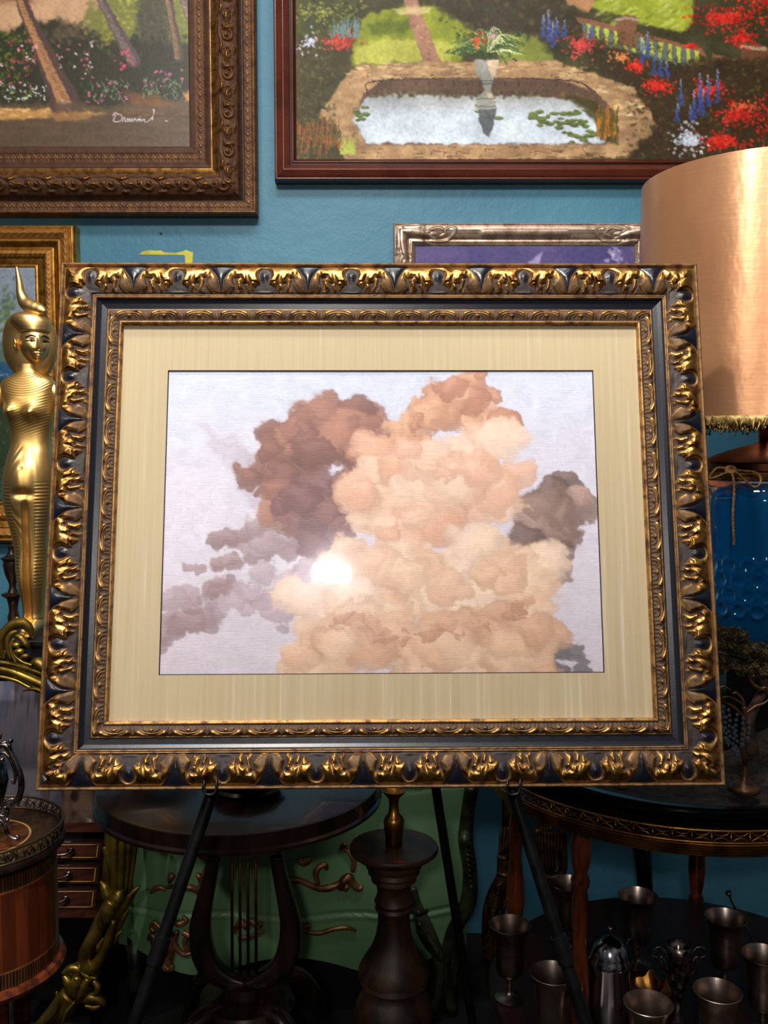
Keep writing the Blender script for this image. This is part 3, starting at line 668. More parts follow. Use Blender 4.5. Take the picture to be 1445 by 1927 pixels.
    p.poly([(1160, 36), (1180, 28), (1202, 34), (1198, 44), (1196, 90), (1162, 84)], (124, 88, 66), 1.5, 1.5); p.line([(1160, 38), (1180, 34), (1202, 38)], 2.2, (152, 138, 116), .9)
    p.poly([(1340, 100), (1445, 128), (1445, 140), (1340, 112)], (140, 100, 74), 2, 2); p.poly([(1394, 86), (1420, 82), (1450, 90), (1440, 122), (1396, 116)], (112, 76, 56), 2, 2); p.line([(1394, 88), (1440, 92)], 3, (172, 150, 122), .9)
    # borders
    p.poly([(1060, 60), (1110, 70), (1260, 130), (1320, 110), (1560, 110), (1560, 306), (1170, 300), (1240, 235), (1190, 165), (1110, 110)], (66, 52, 36), 6, 10, .9)
    p.dabs(700, 1180, 110, 1550, 300, [(64, 60, 36), (88, 70, 46), (54, 48, 34), (96, 96, 52)], (2, 6), .5, (0, PI), .55, None, 'r')
    p.dabs(300, 1060, 60, 1260, 130, [(70, 72, 40), (92, 80, 50), (56, 54, 34)], (2, 5), .5, (0, PI), .5, None, 'r')
    R = [(196, 44, 30), (220, 70, 44), (170, 34, 28), (206, 56, 50)]
    for (x0, y0, x1, y1, n) in ((1295, 10, 1440, 60, 420), (1340, -60, 1560, 60, 500), (1360, 55, 1425, 90, 160), (1055, 62, 1130, 108, 190), (1176, 112, 1214, 136, 110), (1204, 146, 1264, 176, 190), (1300, 150, 1370, 190, 170), (1350, 190, 1430, 240, 300), (1310, 245, 1400, 286, 280), (1395, 160, 1560, 290, 500), (1288, 82, 1314, 92, 40)):
        cols = R if x0 > 1150 else [(206, 84, 80), (190, 66, 60)]
        p.dabs(n, x0, y0, x1, y1, cols, (1.6, 4), .6, (0, PI), .8)
    p.dabs(60, 1148, 95, 1190, 120, [(224, 150, 90), (206, 120, 70)], (1.5, 3.5), .6, (0, PI), .8); p.dabs(60, 1365, 190, 1425, 210, [(236, 110, 70)], (1.5, 3.5), .6)
    for (x, y0, y1) in ((1281, 148, 200), (1316, 138, 210), (1333, 142, 200), (1350, 130, 195), (1322, 168, 220), (1306, 170, 225), (1274, 195, 230), (1300, 200, 228), (1230, 100, 142), (1243, 105, 146), (1254, 115, 146), (1209, 70, 120), (1219, 60, 110), (1022, 28, 70), (1032, 18, 80), (1040, 40, 90), (1048, 32, 72), (1062, 38, 70), (1110, 48, 74)):
        n = int((y1-y0)/1.6)
        for k in range(n):
            t = k/n; p.ell(x+p.r.normal()*(.8+2*t), y0+(y1-y0)*t, 1.2+2*t, 1.2+1.2*t, [(150, 168, 214), (88, 110, 176), (66, 82, 150)][min(2, int(t*3+p.r.uniform(0, .8)))], .75)
    p.dabs(200, 1262, 238, 1330, 286, [(206, 216, 232), (170, 184, 210), (226, 230, 238)], (1.5, 4), .7, (0, PI), .7)
    for k in range(60):
        x = p.r.uniform(1122, 1160); p.line([(x, p.r.uniform(235, 262)), (x+p.r.uniform(-3, 6), p.r.uniform(195, 225))], [1.2, .6], [(170, 110, 50), (90, 90, 44), (112, 84, 40)][p.r.integers(3)], .8)
    # left border
    p.poly([(540, 60), (640, 90), (660, 118), (610, 170), (600, 230), (640, 270), (650, 306), (540, 306)], (72, 64, 42), 8, 10, .9)
    p.dabs(420, 550, 60, 630, 300, [(80, 84, 50), (60, 54, 38), (104, 102, 58)], (2, 6), .45, (0, PI), .5, None, 'r')
    for k in range(40): x = p.r.uniform(622, 674); p.line([(x, 70), (x+2, p.r.uniform(30, 60))], [1.6, .7], (108, 128, 128), .7)
    p.dabs(180, 602, 62, 672, 96, [(192, 72, 52), (168, 54, 42), (206, 92, 70)], (1.6, 4), .6, (0, PI), .8)
    p.dabs(60, 556, 55, 615, 100, [(176, 186, 214), (196, 196, 216)], (1.5, 3), .8, (0, PI), .75)
    for k in range(120):
        x = p.r.uniform(556, 640); y = p.r.uniform(240, 292); p.line([(x, y), (x+p.r.uniform(-5, 5), y-p.r.uniform(12, 30))], [1.3, .5], [(168, 92, 56), (122, 84, 52), (84, 84, 46)][p.r.integers(3)], .6)
    for k in range(36): x = p.r.uniform(640, 668); p.line([(x, 290), (x+p.r.uniform(-8, 8), p.r.uniform(255, 275))], [1.4, .5], (166, 176, 84), .75)
    p.mottle(12, 4, 5); p.mottle(14, 40, 15); p.a = np.clip((p.a-100)*1.18+106, 0, 255)
    return p
def mah_prof(v): return np.interp(v, [0, .03, .08, .12, .2, .45, .66, .72, .76, .8, .84, .90, .93, 1], [.0, .012, .016, .013, .018, .026, .016, .009, .007, .011, .013, .009, .004, .0])
mA = frame_mat('mahogany_moulding', rgb(70, 30, 22), rgb(96, 46, 32), rgb(20, 10, 9), rgb(80, 36, 26), .26, 12, 0.0)
def mah_orn(s, v, side):
    g = np.ones_like(s); bl = ((v > .70) & (v < .77))*.9+((v > .90) & (v < .96))*.8+(v < .03)*.6
    return np.zeros_like(s), np.stack([g, bl, g*0], -1)
t1 = thing('framed_painting', 'oil painting of a garden pond with urn in smooth mahogany frame', 'painting', at(980, 342, YW-.01))
wall_frame('frame_rail', 512.5, -230, 1600, 342, YW-.034, .0635, mah_prof, mah_orn, mA, t1, .004, 44, 'TBLR', .030)
px_canvas('canvas', garden(), 545, -186, 1565, 302, YW-.032, CANVAS, t1)

# ---- palm garden (top left)
def palms():
    p = Paint(-420, -330, 372, 286, 1.6, (88, 76, 60)); X, Y = p.X, p.Y
    p.poly([(-420, -330), (380, -330), (380, 60), (-420, 60)], lambda x, y: np.array([206, 168, 134.])*(1-.15*fbm(x/60, y/30, 3)[..., None]), 10, 4)
    p.poly([(180, -330), (380, -330), (380, 100), (250, 90), (150, 60), (210, -60)], (120, 122, 68), 12, 18, .95)
    p.poly([(260, -60), (310, -60), (320, 110), (255, 110)], (78, 74, 62), 10, 10, .85)
    p.dabs(240, 190, -60, 262, 90, [(150, 156, 70), (176, 176, 86), (118, 124, 56)], (2, 5), .6, (0, PI), .5, None, 'r')
    p.dabs(300, 255, -60, 330, 100, [(84, 80, 70), (66, 64, 56), (100, 98, 80)], (2, 5), .6, (0, PI), .5, None, 'r')
    p.dabs(80, 325, -60, 365, 70, [(150, 160, 80), (120, 136, 66)], (2, 5), .6, (0, PI), .6, None, 'r')
    p.poly([(-420, -200), (80, -200), (60, 6), (-420, 16)], (128, 86, 66), 8, 6, .6)
    p.poly([(-420, 70), (0, 62), (60, 40), (120, 36), (170, 60), (230, 74), (380, 84), (380, 200), (-420, 205)], (64, 62, 50), 7, 12)
    p.dabs(900, -400, 66, 370, 196, [(62, 70, 46), (50, 54, 42), (84, 92, 52), (56, 62, 54), (46, 74, 48)], (2, 6), .55, (0, PI), .55, None, 'r')
    p.dabs(150, 0, 60, 60, 190, [(96, 112, 42), (120, 134, 58), (70, 92, 40)], (2, 5), .55, (0, PI), .6, None, 'r')
    p.dabs(120, 80, 45, 170, 80, [(106, 92, 74), (86, 78, 62)], (3, 7), .6, (0, PI), .5)
    p.dabs(80, 160, 55, 240, 90, [(150, 140, 60), (110, 110, 50)], (2, 5), .6, (0, PI), .55)
    p.poly([(-420, 196), (100, 196), (200, 200), (260, 190), (372, 186), (372, 290), (-420, 290)], lambda x, y: np.array([104, 86, 68.])*(.85+.3*fbm(x/50, y/9, 8)[..., None]), 5, 6)
    p.poly([(-420, 202), (70, 205), (150, 206), (200, 212), (140, 216), (0, 226), (-420, 226)], (204, 156, 96), 4, 6, .85)
    p.dabs(60, 0, 204, 150, 222, [(232, 190, 130), (184, 136, 86)], (4, 9), .25, (-.1, .1), .5, None, 'r')
    p.poly([(235, 170), (290, 180), (330, 200), (250, 196)], (140, 96, 62), 6, 6, .7); p.poly([(345, 175), (372, 165), (372, 195), (350, 190)], (210, 150, 98), 4, 4, .9)
    p.dabs(60, 200, 210, 360, 222, [(132, 100, 74), (90, 72, 58)], (5, 12), .2, (-.1, .1), .45, None, 'r')
    p.poly([(-420, 226), (372, 232), (372, 290), (-420, 290)], (98, 82, 68), 8, 6, .55)
    # palm trunks
    for (pts, w, li, dk) in (([(20, -60), (48, 20), (78, 90), (100, 140), (118, 180), (126, 206)], [9, 10, 12, 16, 19, 26], (176, 132, 94), (92, 74, 70)),
                             ([(150, -80), (196, 10), (222, 60), (252, 115)], [6, 7, 9, 12], (128, 112, 108), (98, 86, 88)),
                             ([(300, -80), (318, 10), (330, 70), (336, 108)], [5, 6, 7, 9], (148, 120, 92), (92, 78, 72)), ([(330, -60), (345, 0), (368, 60)], [5, 6, 8], (150, 130, 116), (110, 96, 92)),
                             ([(-200, -120), (-170, 80), (-150, 206)], [12, 14, 22], (176, 132, 94), (92, 74, 70))):
        p.line(pts, w, dk, .9); p.line([(x-w[0]*.35, y) for x, y in pts], [q*.5 for q in w], li, .55)
        P = spline(pts, 60)
        for x, y in P[::1]: p.ell(x+p.r.normal()*3, y, w[0]*.7, 1.1, (70, 56, 52), .35, .4, .2)
    p.dabs(24, 104, 188, 136, 212, [(216, 190, 170), (190, 150, 116)], (2, 4), .7)
    for bx_, by_ in ((126, 206), (-150, 206)):
        p.poly([(bx_-24, by_-14), (bx_+14, by_-14), (bx_+34, by_+2), (bx_+26, by_+8), (bx_-20, by_+6)], (104, 84, 72), 3, 5, .9); p.poly([(bx_-30, by_+4), (bx_+50, by_+4), (bx_+40, by_+22), (bx_-24, by_+22)], (168, 128, 84), 4, 6, .8)
    # blossoms
    for n, x0, y0, x1, y1, cols in ((40, 0, 75, 70, 165, [(210, 96, 120), (186, 70, 100), (226, 200, 206)]), (26, 10, 160, 90, 190, [(222, 214, 220), (196, 190, 204)]), (22, 100, 80, 200, 150, [(206, 110, 130), (226, 206, 206)]),
                                    (22, 165, 150, 245, 196, [(206, 92, 130), (180, 90, 140), (216, 130, 150)]), (14, 205, 90, 262, 130, [(216, 90, 110)]), (14, 272, 130, 345, 165, [(214, 110, 150), (186, 104, 160)])):
        for _ in range(n):
            x, y = p.r.uniform(x0, x1), p.r.uniform(y0, y1); c = cols[p.r.integers(len(cols))]
            for k in range(4): p.ell(x+p.r.normal()*1.6, y+p.r.normal()*1.6, 1.6, 1.3, c, .75)
    for _ in range(90):
        x = p.r.choice([p.r.uniform(170, 245), p.r.uniform(268, 345)]); y = p.r.uniform(150, 190); a = p.r.uniform(-2.6, -.5); p.line([(x, y), (x+7*math.cos(a), y+7*math.sin(a))], [1.2, .4], (128, 150, 112), .6)
    p.mottle(10, 5, 3); p.a = np.clip((p.a-96)*1.18+94, 0, 255)
    # the painter's signature
    S = (222, 216, 222)
    p.line([(218, 216), (216, 222), (214, 228), (220, 230), (227, 226), (229, 219), (224, 214), (216, 213), (211, 218)], .9, S, .95)
    p.line([(229, 229), (232, 223), (235, 222), (234, 228), (237, 228), (240, 223), (242, 228), (245, 223), (247, 228), (250, 223), (252, 228)], .8, S, .95)
    p.line([(252, 228), (255, 223), (257, 228), (261, 223), (262, 228), (264, 223), (267, 228), (270, 223), (272, 229), (277, 229)], .8, S, .95); p.ell(263, 218.5, 1, 1, S)
    p.line([(277, 229), (284, 225), (288, 218), (290, 208), (289, 207), (288, 216), (287, 226)], [.9, .8, .6], S, .95); p.line([(309, 226), (313, 227), (316, 228)], [.5, 1.2, .6], S, .9)
    return p
bt = Tile(1.9, 150)
bt.spiral(.62, .50, .36, PI*.9, 1.2, .075); bt.leaf(.95, .80, -.5, .62, .26, 1, .9); bt.leaf(1.35, .35, .9, .55, .24, 1, -.8); bt.leaf(.18, .20, .9, .5, .22, 1, .7)
bt.spiral(1.52, .55, .24, -.6, 1.1, .06, 1, -1); bt.stroke([(.0, .9), (.35, .93), (.7, .88), (1.1, .72), (1.5, .9), (1.9, .9)], [.05, .05], .8); bt.leaf(1.1, .12, .1, .4, .16)
for x, y in ((.1, .55), (.18, .62), (.08, .68), (1.2, .52), (1.27, .60), (1.22, .44), (.62, .5)): bt.stroke([(x, y), (x+.001, y)], .06, 1.2)
sm = Tile(1.0, 90)
sm.spiral(.3, .5, .26, 0, 1, .08).spiral(.78, .5, .2, PI, 1, .08, 1, -1); sm.stroke([(.5, .1), (.55, .5), (.5, .9)], .07)
def orn_topleft(s, v, side):
    # outer to inner: bead, small scroll, dark hollow, big scroll band, gold cove, brown step, small scroll, lip
    h = np.zeros_like(s); n = fbm(s/.02, v*14, 3, 3)
    def band(a, b): return (v > a) & (v < b)
    y1 = (v-.05)/.12; y2 = (v-.26)/.28; y3 = (v-.755)/.12
    tt1 = sm(s/.021, np.clip(y1, 0, .999)); tt2 = bt(s/.056, np.clip(y2, 0, .999)); tt3 = sm(s/.020, np.clip(y3, 0, .999))
    h += band(.05, .17)*tt1*.030+band(.26, .54)*(tt2*.11+.006*np.sin(PI*np.clip(y2, 0, 1)))+band(.755, .875)*tt3*.028
    gold = .25+.3*n; gold = np.where(band(.26, .54), .2+.8*sst(.03, .12, tt2), gold); gold = np.where(band(.555, .655), 1.0, gold)
    gold = np.where(band(.755, .875) | band(.05, .17), .2+.7*sst(.03, .12, np.where(v < .3, tt1, tt3)), gold)
    gold = np.where(band(.655, .755) | (v > .88), .12, gold); blk = band(.18, .255)*.8
    return h, np.stack([gold, blk+0*s, 0*s], -1)
def prof_topleft(v): return np.interp(v, [0, .02, .045, .06, .17, .19, .24, .27, .40, .54, .56, .60, .65, .67, .70, .74, .76, .87, .89, .97, 1], [.004, .010, .008, .006, .006, -.002, .004, .014, .024, .022, .019, .014, .010, .012, .010, .006, .004, .004, .006, .004, .0])
mB = frame_mat('bronze_scroll_moulding', rgb(62, 34, 26), rgb(170, 122, 66), rgb(20, 13, 12), rgb(110, 68, 36), .38, 50, .9)
t2 = thing('framed_painting', 'oil painting of palm trunks and blossoms in wide bronze scrollwork frame', 'painting', at(100, 403, YW-.01))
wall_frame('frame_rail', -760, -470, 483, 403, YW-.05, .192, prof_topleft, orn_topleft, mB, t2, .0021, 116, 'R', .045)
wall_frame('frame_rail', -760, -470, 483, 403, YW-.05, .192, prof_topleft, orn_topleft, mB, t2, .0021, 116, 'B', .045)
wall_frame('frame_rail', -760, -470, 483, 403, YW-.05, .192, prof_topleft, orn_topleft, mB, t2, .01, 40, 'TL', .045)
px_canvas('canvas', palms(), -415, -325, 366, 281, YW-.052, attr_mat('varnished_canvas', .4, .4, 140, .25), t2)

# ---- gold frame with river scene (left, behind the statuette)
def river():
    p = Paint(-420, 488, 100, 962, 1.8, (96, 120, 110))
    p.poly([(-430, 480), (110, 480), (110, 640), (-430, 640)], lambda x, y: np.array([160, 172, 190.])*(1-.15*fbm(x/30, y/30, 3)[..., None]), 6, 6)
    p.dabs(500, -420, 560, 36, 650, [(106, 136, 74), (88, 112, 96), (128, 152, 112), (70, 96, 110)], (2, 7), .7, (0, PI), .6)
    p.dabs(240, -10, 530, 38, 660, [(106, 136, 74), (120, 140, 130), (128, 152, 100), (84, 110, 120)], (2, 5), .7, (0, PI), .6)
    p.poly([(-430, 690), (110, 680), (110, 760), (-430, 760)], (50, 92, 128), 4, 4)
    p.dabs(40, -60, 690, 40, 720, [(170, 190, 196), (40, 80, 120)], (2, 6), .3, (-.2, .2), .7, None, 'r')
    p.poly([(-430, 722), (110, 712), (110, 970), (-430, 970)], (52, 66, 46), 5, 6)
    p.dabs(900, -420, 720, 100, 960, [(58, 80, 48), (34, 44, 36), (96, 108, 70), (44, 60, 54)], (2, 6), .6, (0, PI), .6, None, 'r')
    p.dabs(200, -200, 880, 100, 940, [(64, 112, 104), (50, 92, 96)], (3, 9), .3, (0, .3), .6, None, 'r')
    p.mottle(12, 5, 9); return p
mC = frame_mat('bright_gold_moulding', rgb(150, 96, 42), rgb(214, 158, 74), rgb(60, 34, 18), rgb(150, 100, 40), .34, 40, 1)
lt = Tile(.7, 90); lt.leaf(.1, .85, -.9, .8, .3, 1, .3); lt.leaf(.5, .2, .6, .5, .2)
def orn_gold(s, v, side):
    def band(a, b): return (v > a) & (v < b)
    y1 = (v-.13)/.17; y2 = (v-.60)/.14; a = lt(s/.030, np.clip(y1, 0, .999)); c = lt(s/.020, np.clip(y2, 0, .999))
    h = band(.13, .30)*(a*.022)+band(.60, .74)*c*.02
    gold = np.where(band(.13, .30), .3+.5*sst(.02, .2, a), .95); gold = np.where(band(.60, .74), .35+.5*sst(.02, .2, c), gold); gold = np.where(band(.30, .37) | band(.07, .11), .35, gold)
    return h+0*s, np.stack([gold+0*s, 0*s, 0*s], -1)
def prof_gold(v): return np.interp(v, [0, .02, .07, .11, .13, .2, .30, .35, .38, .42, .52, .57, .59, .67, .75, .78, .84, .92, .96, 1], [.0, .012, .015, .011, .016, .023, .015, .010, .013, .011, .003, .006, .008, .012, .006, .004, .003, .001, .003, .0])
t3 = thing('framed_painting', 'painting of a riverside in bright gilt stepped frame behind the gold statuette', 'painting', at(0, 1020, YW-.01))
wall_frame('frame_rail', -430, 424, 155.5, 1021, YW-.04, .122, prof_gold, orn_gold, mC, t3, .0025, 90, 'TR', .035)
wall_frame('frame_rail', -430, 424, 155.5, 1021, YW-.04, .122, prof_gold, orn_gold, mC, t3, .0025, 90, 'B', .035)
wall_frame('frame_rail', -430, 424, 155.5, 1021, YW-.04, .122, prof_gold, orn_gold, mC, t3, .01, 40, 'L', .035)
px_canvas('canvas', river(), -352, 501, 82, 944, YW-.041, CANVAS, t3)

# ---- silver frame with blue painting (top centre right)
def violet():
    p = Paint(770, 455, 1232, 862, 1.6, (74, 66, 116)); X, Y = p.X, p.Y
    n = fbm(X/60, Y/40, 3, 4)[..., None]; p.a = np.array([62, 60, 116.])*(1-n)+np.array([112, 96, 140.])*n
    p.poly([(990, 500), (1002, 488), (1022, 472), (1014, 500)], (168, 160, 206), 2, 2, .85)
    p.dabs(60, 1144, 466, 1176, 500, [(150, 140, 190), (186, 178, 212), (120, 108, 164)], (2, 6), .6, (0, PI), .7); p.dabs(10, 1196, 482, 1208, 500, [(180, 172, 206)], (2, 4), .7)
    p.dabs(500, 780, 510, 1220, 850, [(80, 72, 130), (60, 70, 120), (120, 110, 160)], (4, 12), .6, (0, PI), .4, None, 'r')
    p.mottle(14, 4, 5); return p
mD = frame_mat('silver_gilt_moulding', rgb(120, 100, 86), rgb(214, 190, 168), rgb(40, 32, 28), rgb(150, 124, 104), .38, 30, .9)
ct = Tile(4.0, 110)
def corner_orn(L):
    def f(s, v, side, LL=L):
        LT = LL[side]; d = np.minimum(s, LT-s)/.0655     # distance to the nearer corner in band widths
        a = ct(np.clip(d, 0, 3.98), np.clip(v, 0, .999)); rope = (v > .02) & (v < .07); rp2 = (v > .86) & (v < .93)
        h = a*.045*sst(0, .1, v)*sst(1, .85, v)+rope*.0012*np.sin(s/.0011)+rp2*.0012*np.sin(s/.0011)
        g = np.where(a > .01, .5+.5*sst(.05, .12, a), .85+.15*np.sin(v*30)); g = np.where(rope | rp2, .5, g)
        blk = ((v > .93))*.55+sst(.03, .0, a)*(a > .0005)*.5
        return h, np.stack([g, blk+0*s, 0*s], -1)
    return f
ct.leaf(.25, .45, .0, 1.6, .5, 1, .15); ct.leaf(.5, .2, .1, .9, .3, 1, -.2); ct.leaf(.5, .8, -.1, 1.2, .34, 1, .2); ct.stroke([(1.5, .7), (2.0, .80), (2.5, .68), (2.75, .3), (2.5, .18), (2.3, .35)], [.08, .07, .05], 1)
ct.stroke([(1.6, .35), (2.0, .22), (2.3, .45), (2.1, .6)], [.07, .05], 1); ct.stroke([(.0, .5), (.3, .5)], .2, .6)
a = at(740, 421, YW-.03); b = at(1226, 880, YW-.03)
t4 = thing('framed_painting', 'blue violet painting in silver frame with leafy corners behind the big picture', 'painting', (a.x*.5+b.x*.5, YW-.01, b.z))
wall_frame('frame_rail', 740, 421, 1226, 880, YW-.03, .0655, lambda v: np.interp(v, [0, .02, .07, .10, .14, .3, .55, .72, .80, .86, .93, 1], [.0, .014, .016, .012, .014, .018, .012, .006, .008, .006, .004, .0]),
           corner_orn({'T': b.x-a.x, 'B': b.x-a.x, 'L': a.z-b.z, 'R': a.z-b.z}), mD, t4, .0018, 64, 'TBLR', .025)
px_canvas('canvas', violet(), 776, 460, 1228, 858, YW-.031, CANVAS, t4, 2)
# ================================================================ GILDED STATUETTE
SY = 2.2
K = SY/FPX
st = thing('gilded_statuette', 'gilded Egyptian style woman statuette with kohl-lined eyes and pleated gown', 'statue', at(60, 1196, SY))
def vec(px, py, dy=0.0): p = at(px, py, SY); return Vector((p.x, SY+dy, p.z))
rows = np.array([(686, 36, 69, .019), (696, 35, 71, .020), (702, 31, 76, .022), (708, 20, 88, .026), (714, 9, 99, .030), (724, 3, 105, .034), (740, 3, 105, .038), (758, 8, 104, .041), (775, 9, 104, .042), (795, 15, 101, .036), (815, 21, 97, .032), (835, 22, 96, .033),
                 (855, 17, 99, .040), (880, 11, 103, .047), (905, 8, 105, .050), (935, 8, 104, .050), (965, 13, 101, .046), (1000, 23, 96, .041), (1040, 30, 93, .037), (1070, 32, 91, .036), (1100, 36, 88, .034), (1130, 42, 84, .027), (1150, 44, 82, .023), (1162, 43, 83, .024), (1172, 45, 82, .022)], float)
R_ = spline(rows, 460); na = 120
py = R_[:, 0][:, None]; xl = R_[:, 1][:, None]; xr = R_[:, 2][:, None]; dp = R_[:, 3][:, None]
ang = np.linspace(0, 2*PI, na)[None, :]; cx = (xl+xr)/2; hw = (xr-xl)/2
ca, sa = np.cos(ang), np.sin(ang)
X = cx+hw*np.sign(ca)*np.abs(ca)**.9; D = dp*np.sign(sa)*np.abs(sa)**.85; front = np.clip(sa, 0, 1)**.5
def ga(x, y, x0, y0, sx, sy): return np.exp(-((x-x0)/sx)**2-((y-y0)/sy)**2)
disp = front*(.016*(ga(X, py, 27, 774, 12, 13)+ga(X, py, 72, 777, 12, 13))+.008*ga(X, py, 55, 905, 22, 34)-.010*ga(X, py, 58, 928, 16, 8)-.003*ga(X, py, 54, 880, 2.5, 3))
disp -= front*.013*np.exp(-((X-60)/4.5)**2)*sst(930, 960, py)+front*0
disp += front*.005*(ga(X, py, 46, 1085, 12, 40)+ga(X, py, 76, 1085, 10, 40))
dist = np.sqrt(((X-52)/1.25)**2+(py-688)**2); disp += .00045*np.sin(dist/4.3*2*PI)*sst(14, 18, dist)*sst(62, 56, dist)*front
sh = sst(60, 66, dist)*sst(826, 800, py); disp += .00028*np.sin((py+.35*X)/5.2*2*PI)*sh
side = sst(.42, .55, np.abs(X-cx)/hw)*sst(.97, .85, np.abs(X-cx)/hw)
disp += .0009*np.sin(py/6.4*2*PI)*side*sst(900, 915, py)*sst(1112, 1096, py)*front
disp += .0006*np.sin(X/2.6*2*PI)*(1-side)*sst(832, 850, py)*sst(1120, 1090, py)*front
PX = np.array([[tuple(at(0, float(p), SY)) for p in (q,)][0] for q in R_[:, 0]])
kx = K*np.ones_like(X); x0w = (722.5)*K
zc = PX[:, 2][:, None]*np.ones_like(X)
scale = [ (at(100, float(q), SY).x-at(0, float(q), SY).x)/100 for q in R_[:, 0]]
scale = np.array(scale)[:, None]; xw = (X-722.5)*scale
P = np.stack([xw, SY-D-disp, zc], -1)
grid_mesh('body', P, M['gold'], st)
# arms held out and down, with hands
def arm(pts, rr, hand):
    Q = spline([tuple(vec(x, y, d)) for x, y, d in pts], 30); mb = MB().tube([Vector(q) for q in Q], list(np.interp(np.linspace(0, 1, len(Q)), np.linspace(0, 1, len(rr)), np.array(rr)*K)), 16)
    e = Vector(Q[-1]); d = (Vector(Q[-1])-Vector(Q[-4])).normalized(); up = Vector((0, 0, 1)); sdv = d.cross(up).normalized()
    mb.tube([e, e+d*.012, e+d*.03, e+d*.042], [.008, .012, .014, .010], 12, .45)
    for k in range(4):
        b_ = e+d*.038+sdv*(.0095-.0063*k); L = (.026, .030, .028, .022)[k]; mb.tube([b_, b_+d*L*.5+up*.002, b_+d*L-up*.002], [.0036, .0034, .0024], 8)
    t0 = e+d*.012-sdv*.010*(-1 if hand > 0 else 1); mb.tube([t0, t0+d*.012-sdv*.010*(-1 if hand > 0 else 1)+up*.002, t0+d*.026-sdv*.013*(-1 if hand > 0 else 1)], [.0045, .004, .003], 8)
    mb.build('arm', M['gold'], st)
arm([(16, 724, 0), (6, 738, -.004), (-6, 762, -.008), (-34, 792, -.03), (-64, 786, -.06)], [11, 13, 11.5, 9, 6.5], 1)
arm([(92, 724, 0), (104, 738, -.0), (116, 762, 0), (146, 792, -.01), (178, 786, -.03)], [11, 13, 11.5, 9, 6.5], -1)
# feet
mb = MB()
for (hx, hy, tx, ty, dy) in ((58, 1166, 60, 1178, -.052), (74, 1170, 72, 1186, -.062)):
    a = vec(hx, hy, .006); b_ = vec(tx, ty, dy); b_.z = vec(0, 1193).z+.009
    mb.tube([a+Vector((0, .01, .0)), a, (a+b_)/2+Vector((0, 0, .004)), b_], [.010, .014, .0135, .0105], 14)
    for k in range(5): mb.tube([b_+Vector((-.010+.005*k, .004, 0)), b_+Vector((-.011+.0055*k, -.011+.0015*k, -.003))], [.0034, .0028], 8)
mb.build('feet', M['gold'], st)
# head: a face turned to the right, under a smooth head cloth
HC = vec(66, 649); RZ = Matrix.Rotation(math.radians(33), 3, 'Z')
def bumps(x, z):
    n = .0115*np.exp(-(x/.0042)**2-((z+.0075)/.0075)**2)+.0045*np.exp(-(x/.0064)**2-((z+.0115)/.0036)**2)+.005*np.exp(-(x/.003)**2-((z-.004)/.011)**2)
    n = n-.0046*(np.exp(-((x-.0145)/.0078)**2-((z-.0068)/.0050)**2)+np.exp(-((x+.0145)/.0078)**2-((z-.0068)/.0050)**2))
    n = n+.0026*(np.exp(-((x-.0145)/.0085)**2-((z-.0062)/.0026)**2)+np.exp(-((x+.0145)/.0085)**2-((z-.0062)/.0026)**2))
    lip = .0052*np.exp(-(x/.0088)**2-((z+.0212)/.0021)**2)+.0052*np.exp(-(x/.0062)**2-((z+.0258)/.0022)**2)-.0012*np.exp(-(x/.0085)**2-((z+.0235)/.0009)**2)
    return n+lip+.0045*np.exp(-(x/.0085)**2-((z+.0345)/.005)**2)+.0022*np.exp(-((np.abs(x)-.016)/.008)**2-((z+.010)/.010)**2)
HW, HD, HH = .0345, .0365, .0465
def wz(z): return HW*(1-.34*np.clip(-z/HH, 0, 1)**1.6)
def fsurf(x, z, off=0): return -(HD*np.sqrt(np.clip(1-(x/wz(z))**2-(z/(HH*1.02))**2, .02, 1))+float(bumps(np.array(x), np.array(z)))+off)
nth, nph = 150, 120
th = np.linspace(0, 2*PI, nth)[None, :]; ph = np.linspace(-PI/2, PI/2, nph)[:, None]
z = HH*np.sin(ph)*np.ones_like(th); x = wz(z)*np.cos(ph)*np.sin(th); y = -HD*np.cos(ph)*np.cos(th)*np.ones_like(z)
y = y-bumps(x, z)*sst(0, .5, np.cos(th)*np.ones_like(z))
def headpt(p): return HC+RZ @ Vector(p)
Rm = np.array(RZ); HP = np.einsum('ij,hwj->hwi', Rm, np.stack([x, y, z], -1))+np.array(HC)
face = grid_mesh('face', HP, M['gold'], st)
M['kohl'] = mat('black_kohl', rgb(8, 8, 14), rgb(6, 6, 10), .15)
M['eyewhite'] = mat('pale_eye', rgb(190, 180, 150), rgb(180, 170, 140), .2)
mb = MB()
for sg in (-1, 1):
    pts = [(sg*(.0058+.0205*t), .0145+.0036*math.sin(PI*min(1, t*1.25))-.0035*max(0, t-.7)) for t in np.linspace(0, 1, 9)]
    mb.tube([headpt((px_, fsurf(px_, z_, .0004), z_)) for px_, z_ in pts], [.0009]+[.0017]*7+[.0012], 8)
    pts = [(sg*(.0075+.0190*t), .0066+.0022*math.sin(PI*min(1, t*1.35))-.001*t) for t in np.linspace(0, 1, 9)]
    mb.tube([headpt((px_, fsurf(px_, z_, .0002), z_)) for px_, z_ in pts], [.0008, .0012, .0013, .0013, .0013, .0012, .0012, .0011, .0009], 8)
    pts = [(sg*(.0075+.0140*t), .0066-.0026*math.sin(PI*t)) for t in np.linspace(0, 1, 8)]
    mb.tube([headpt((px_, fsurf(px_, z_, .0002), z_)) for px_, z_ in pts], .0009, 8)
    c = headpt((sg*.0140, fsurf(sg*.0140, .0066)+.0012, .0068)); mb.ball(c, .0034, 10, (1, .8, 1))
mb.build('kohl_lines', M['kohl'], face)
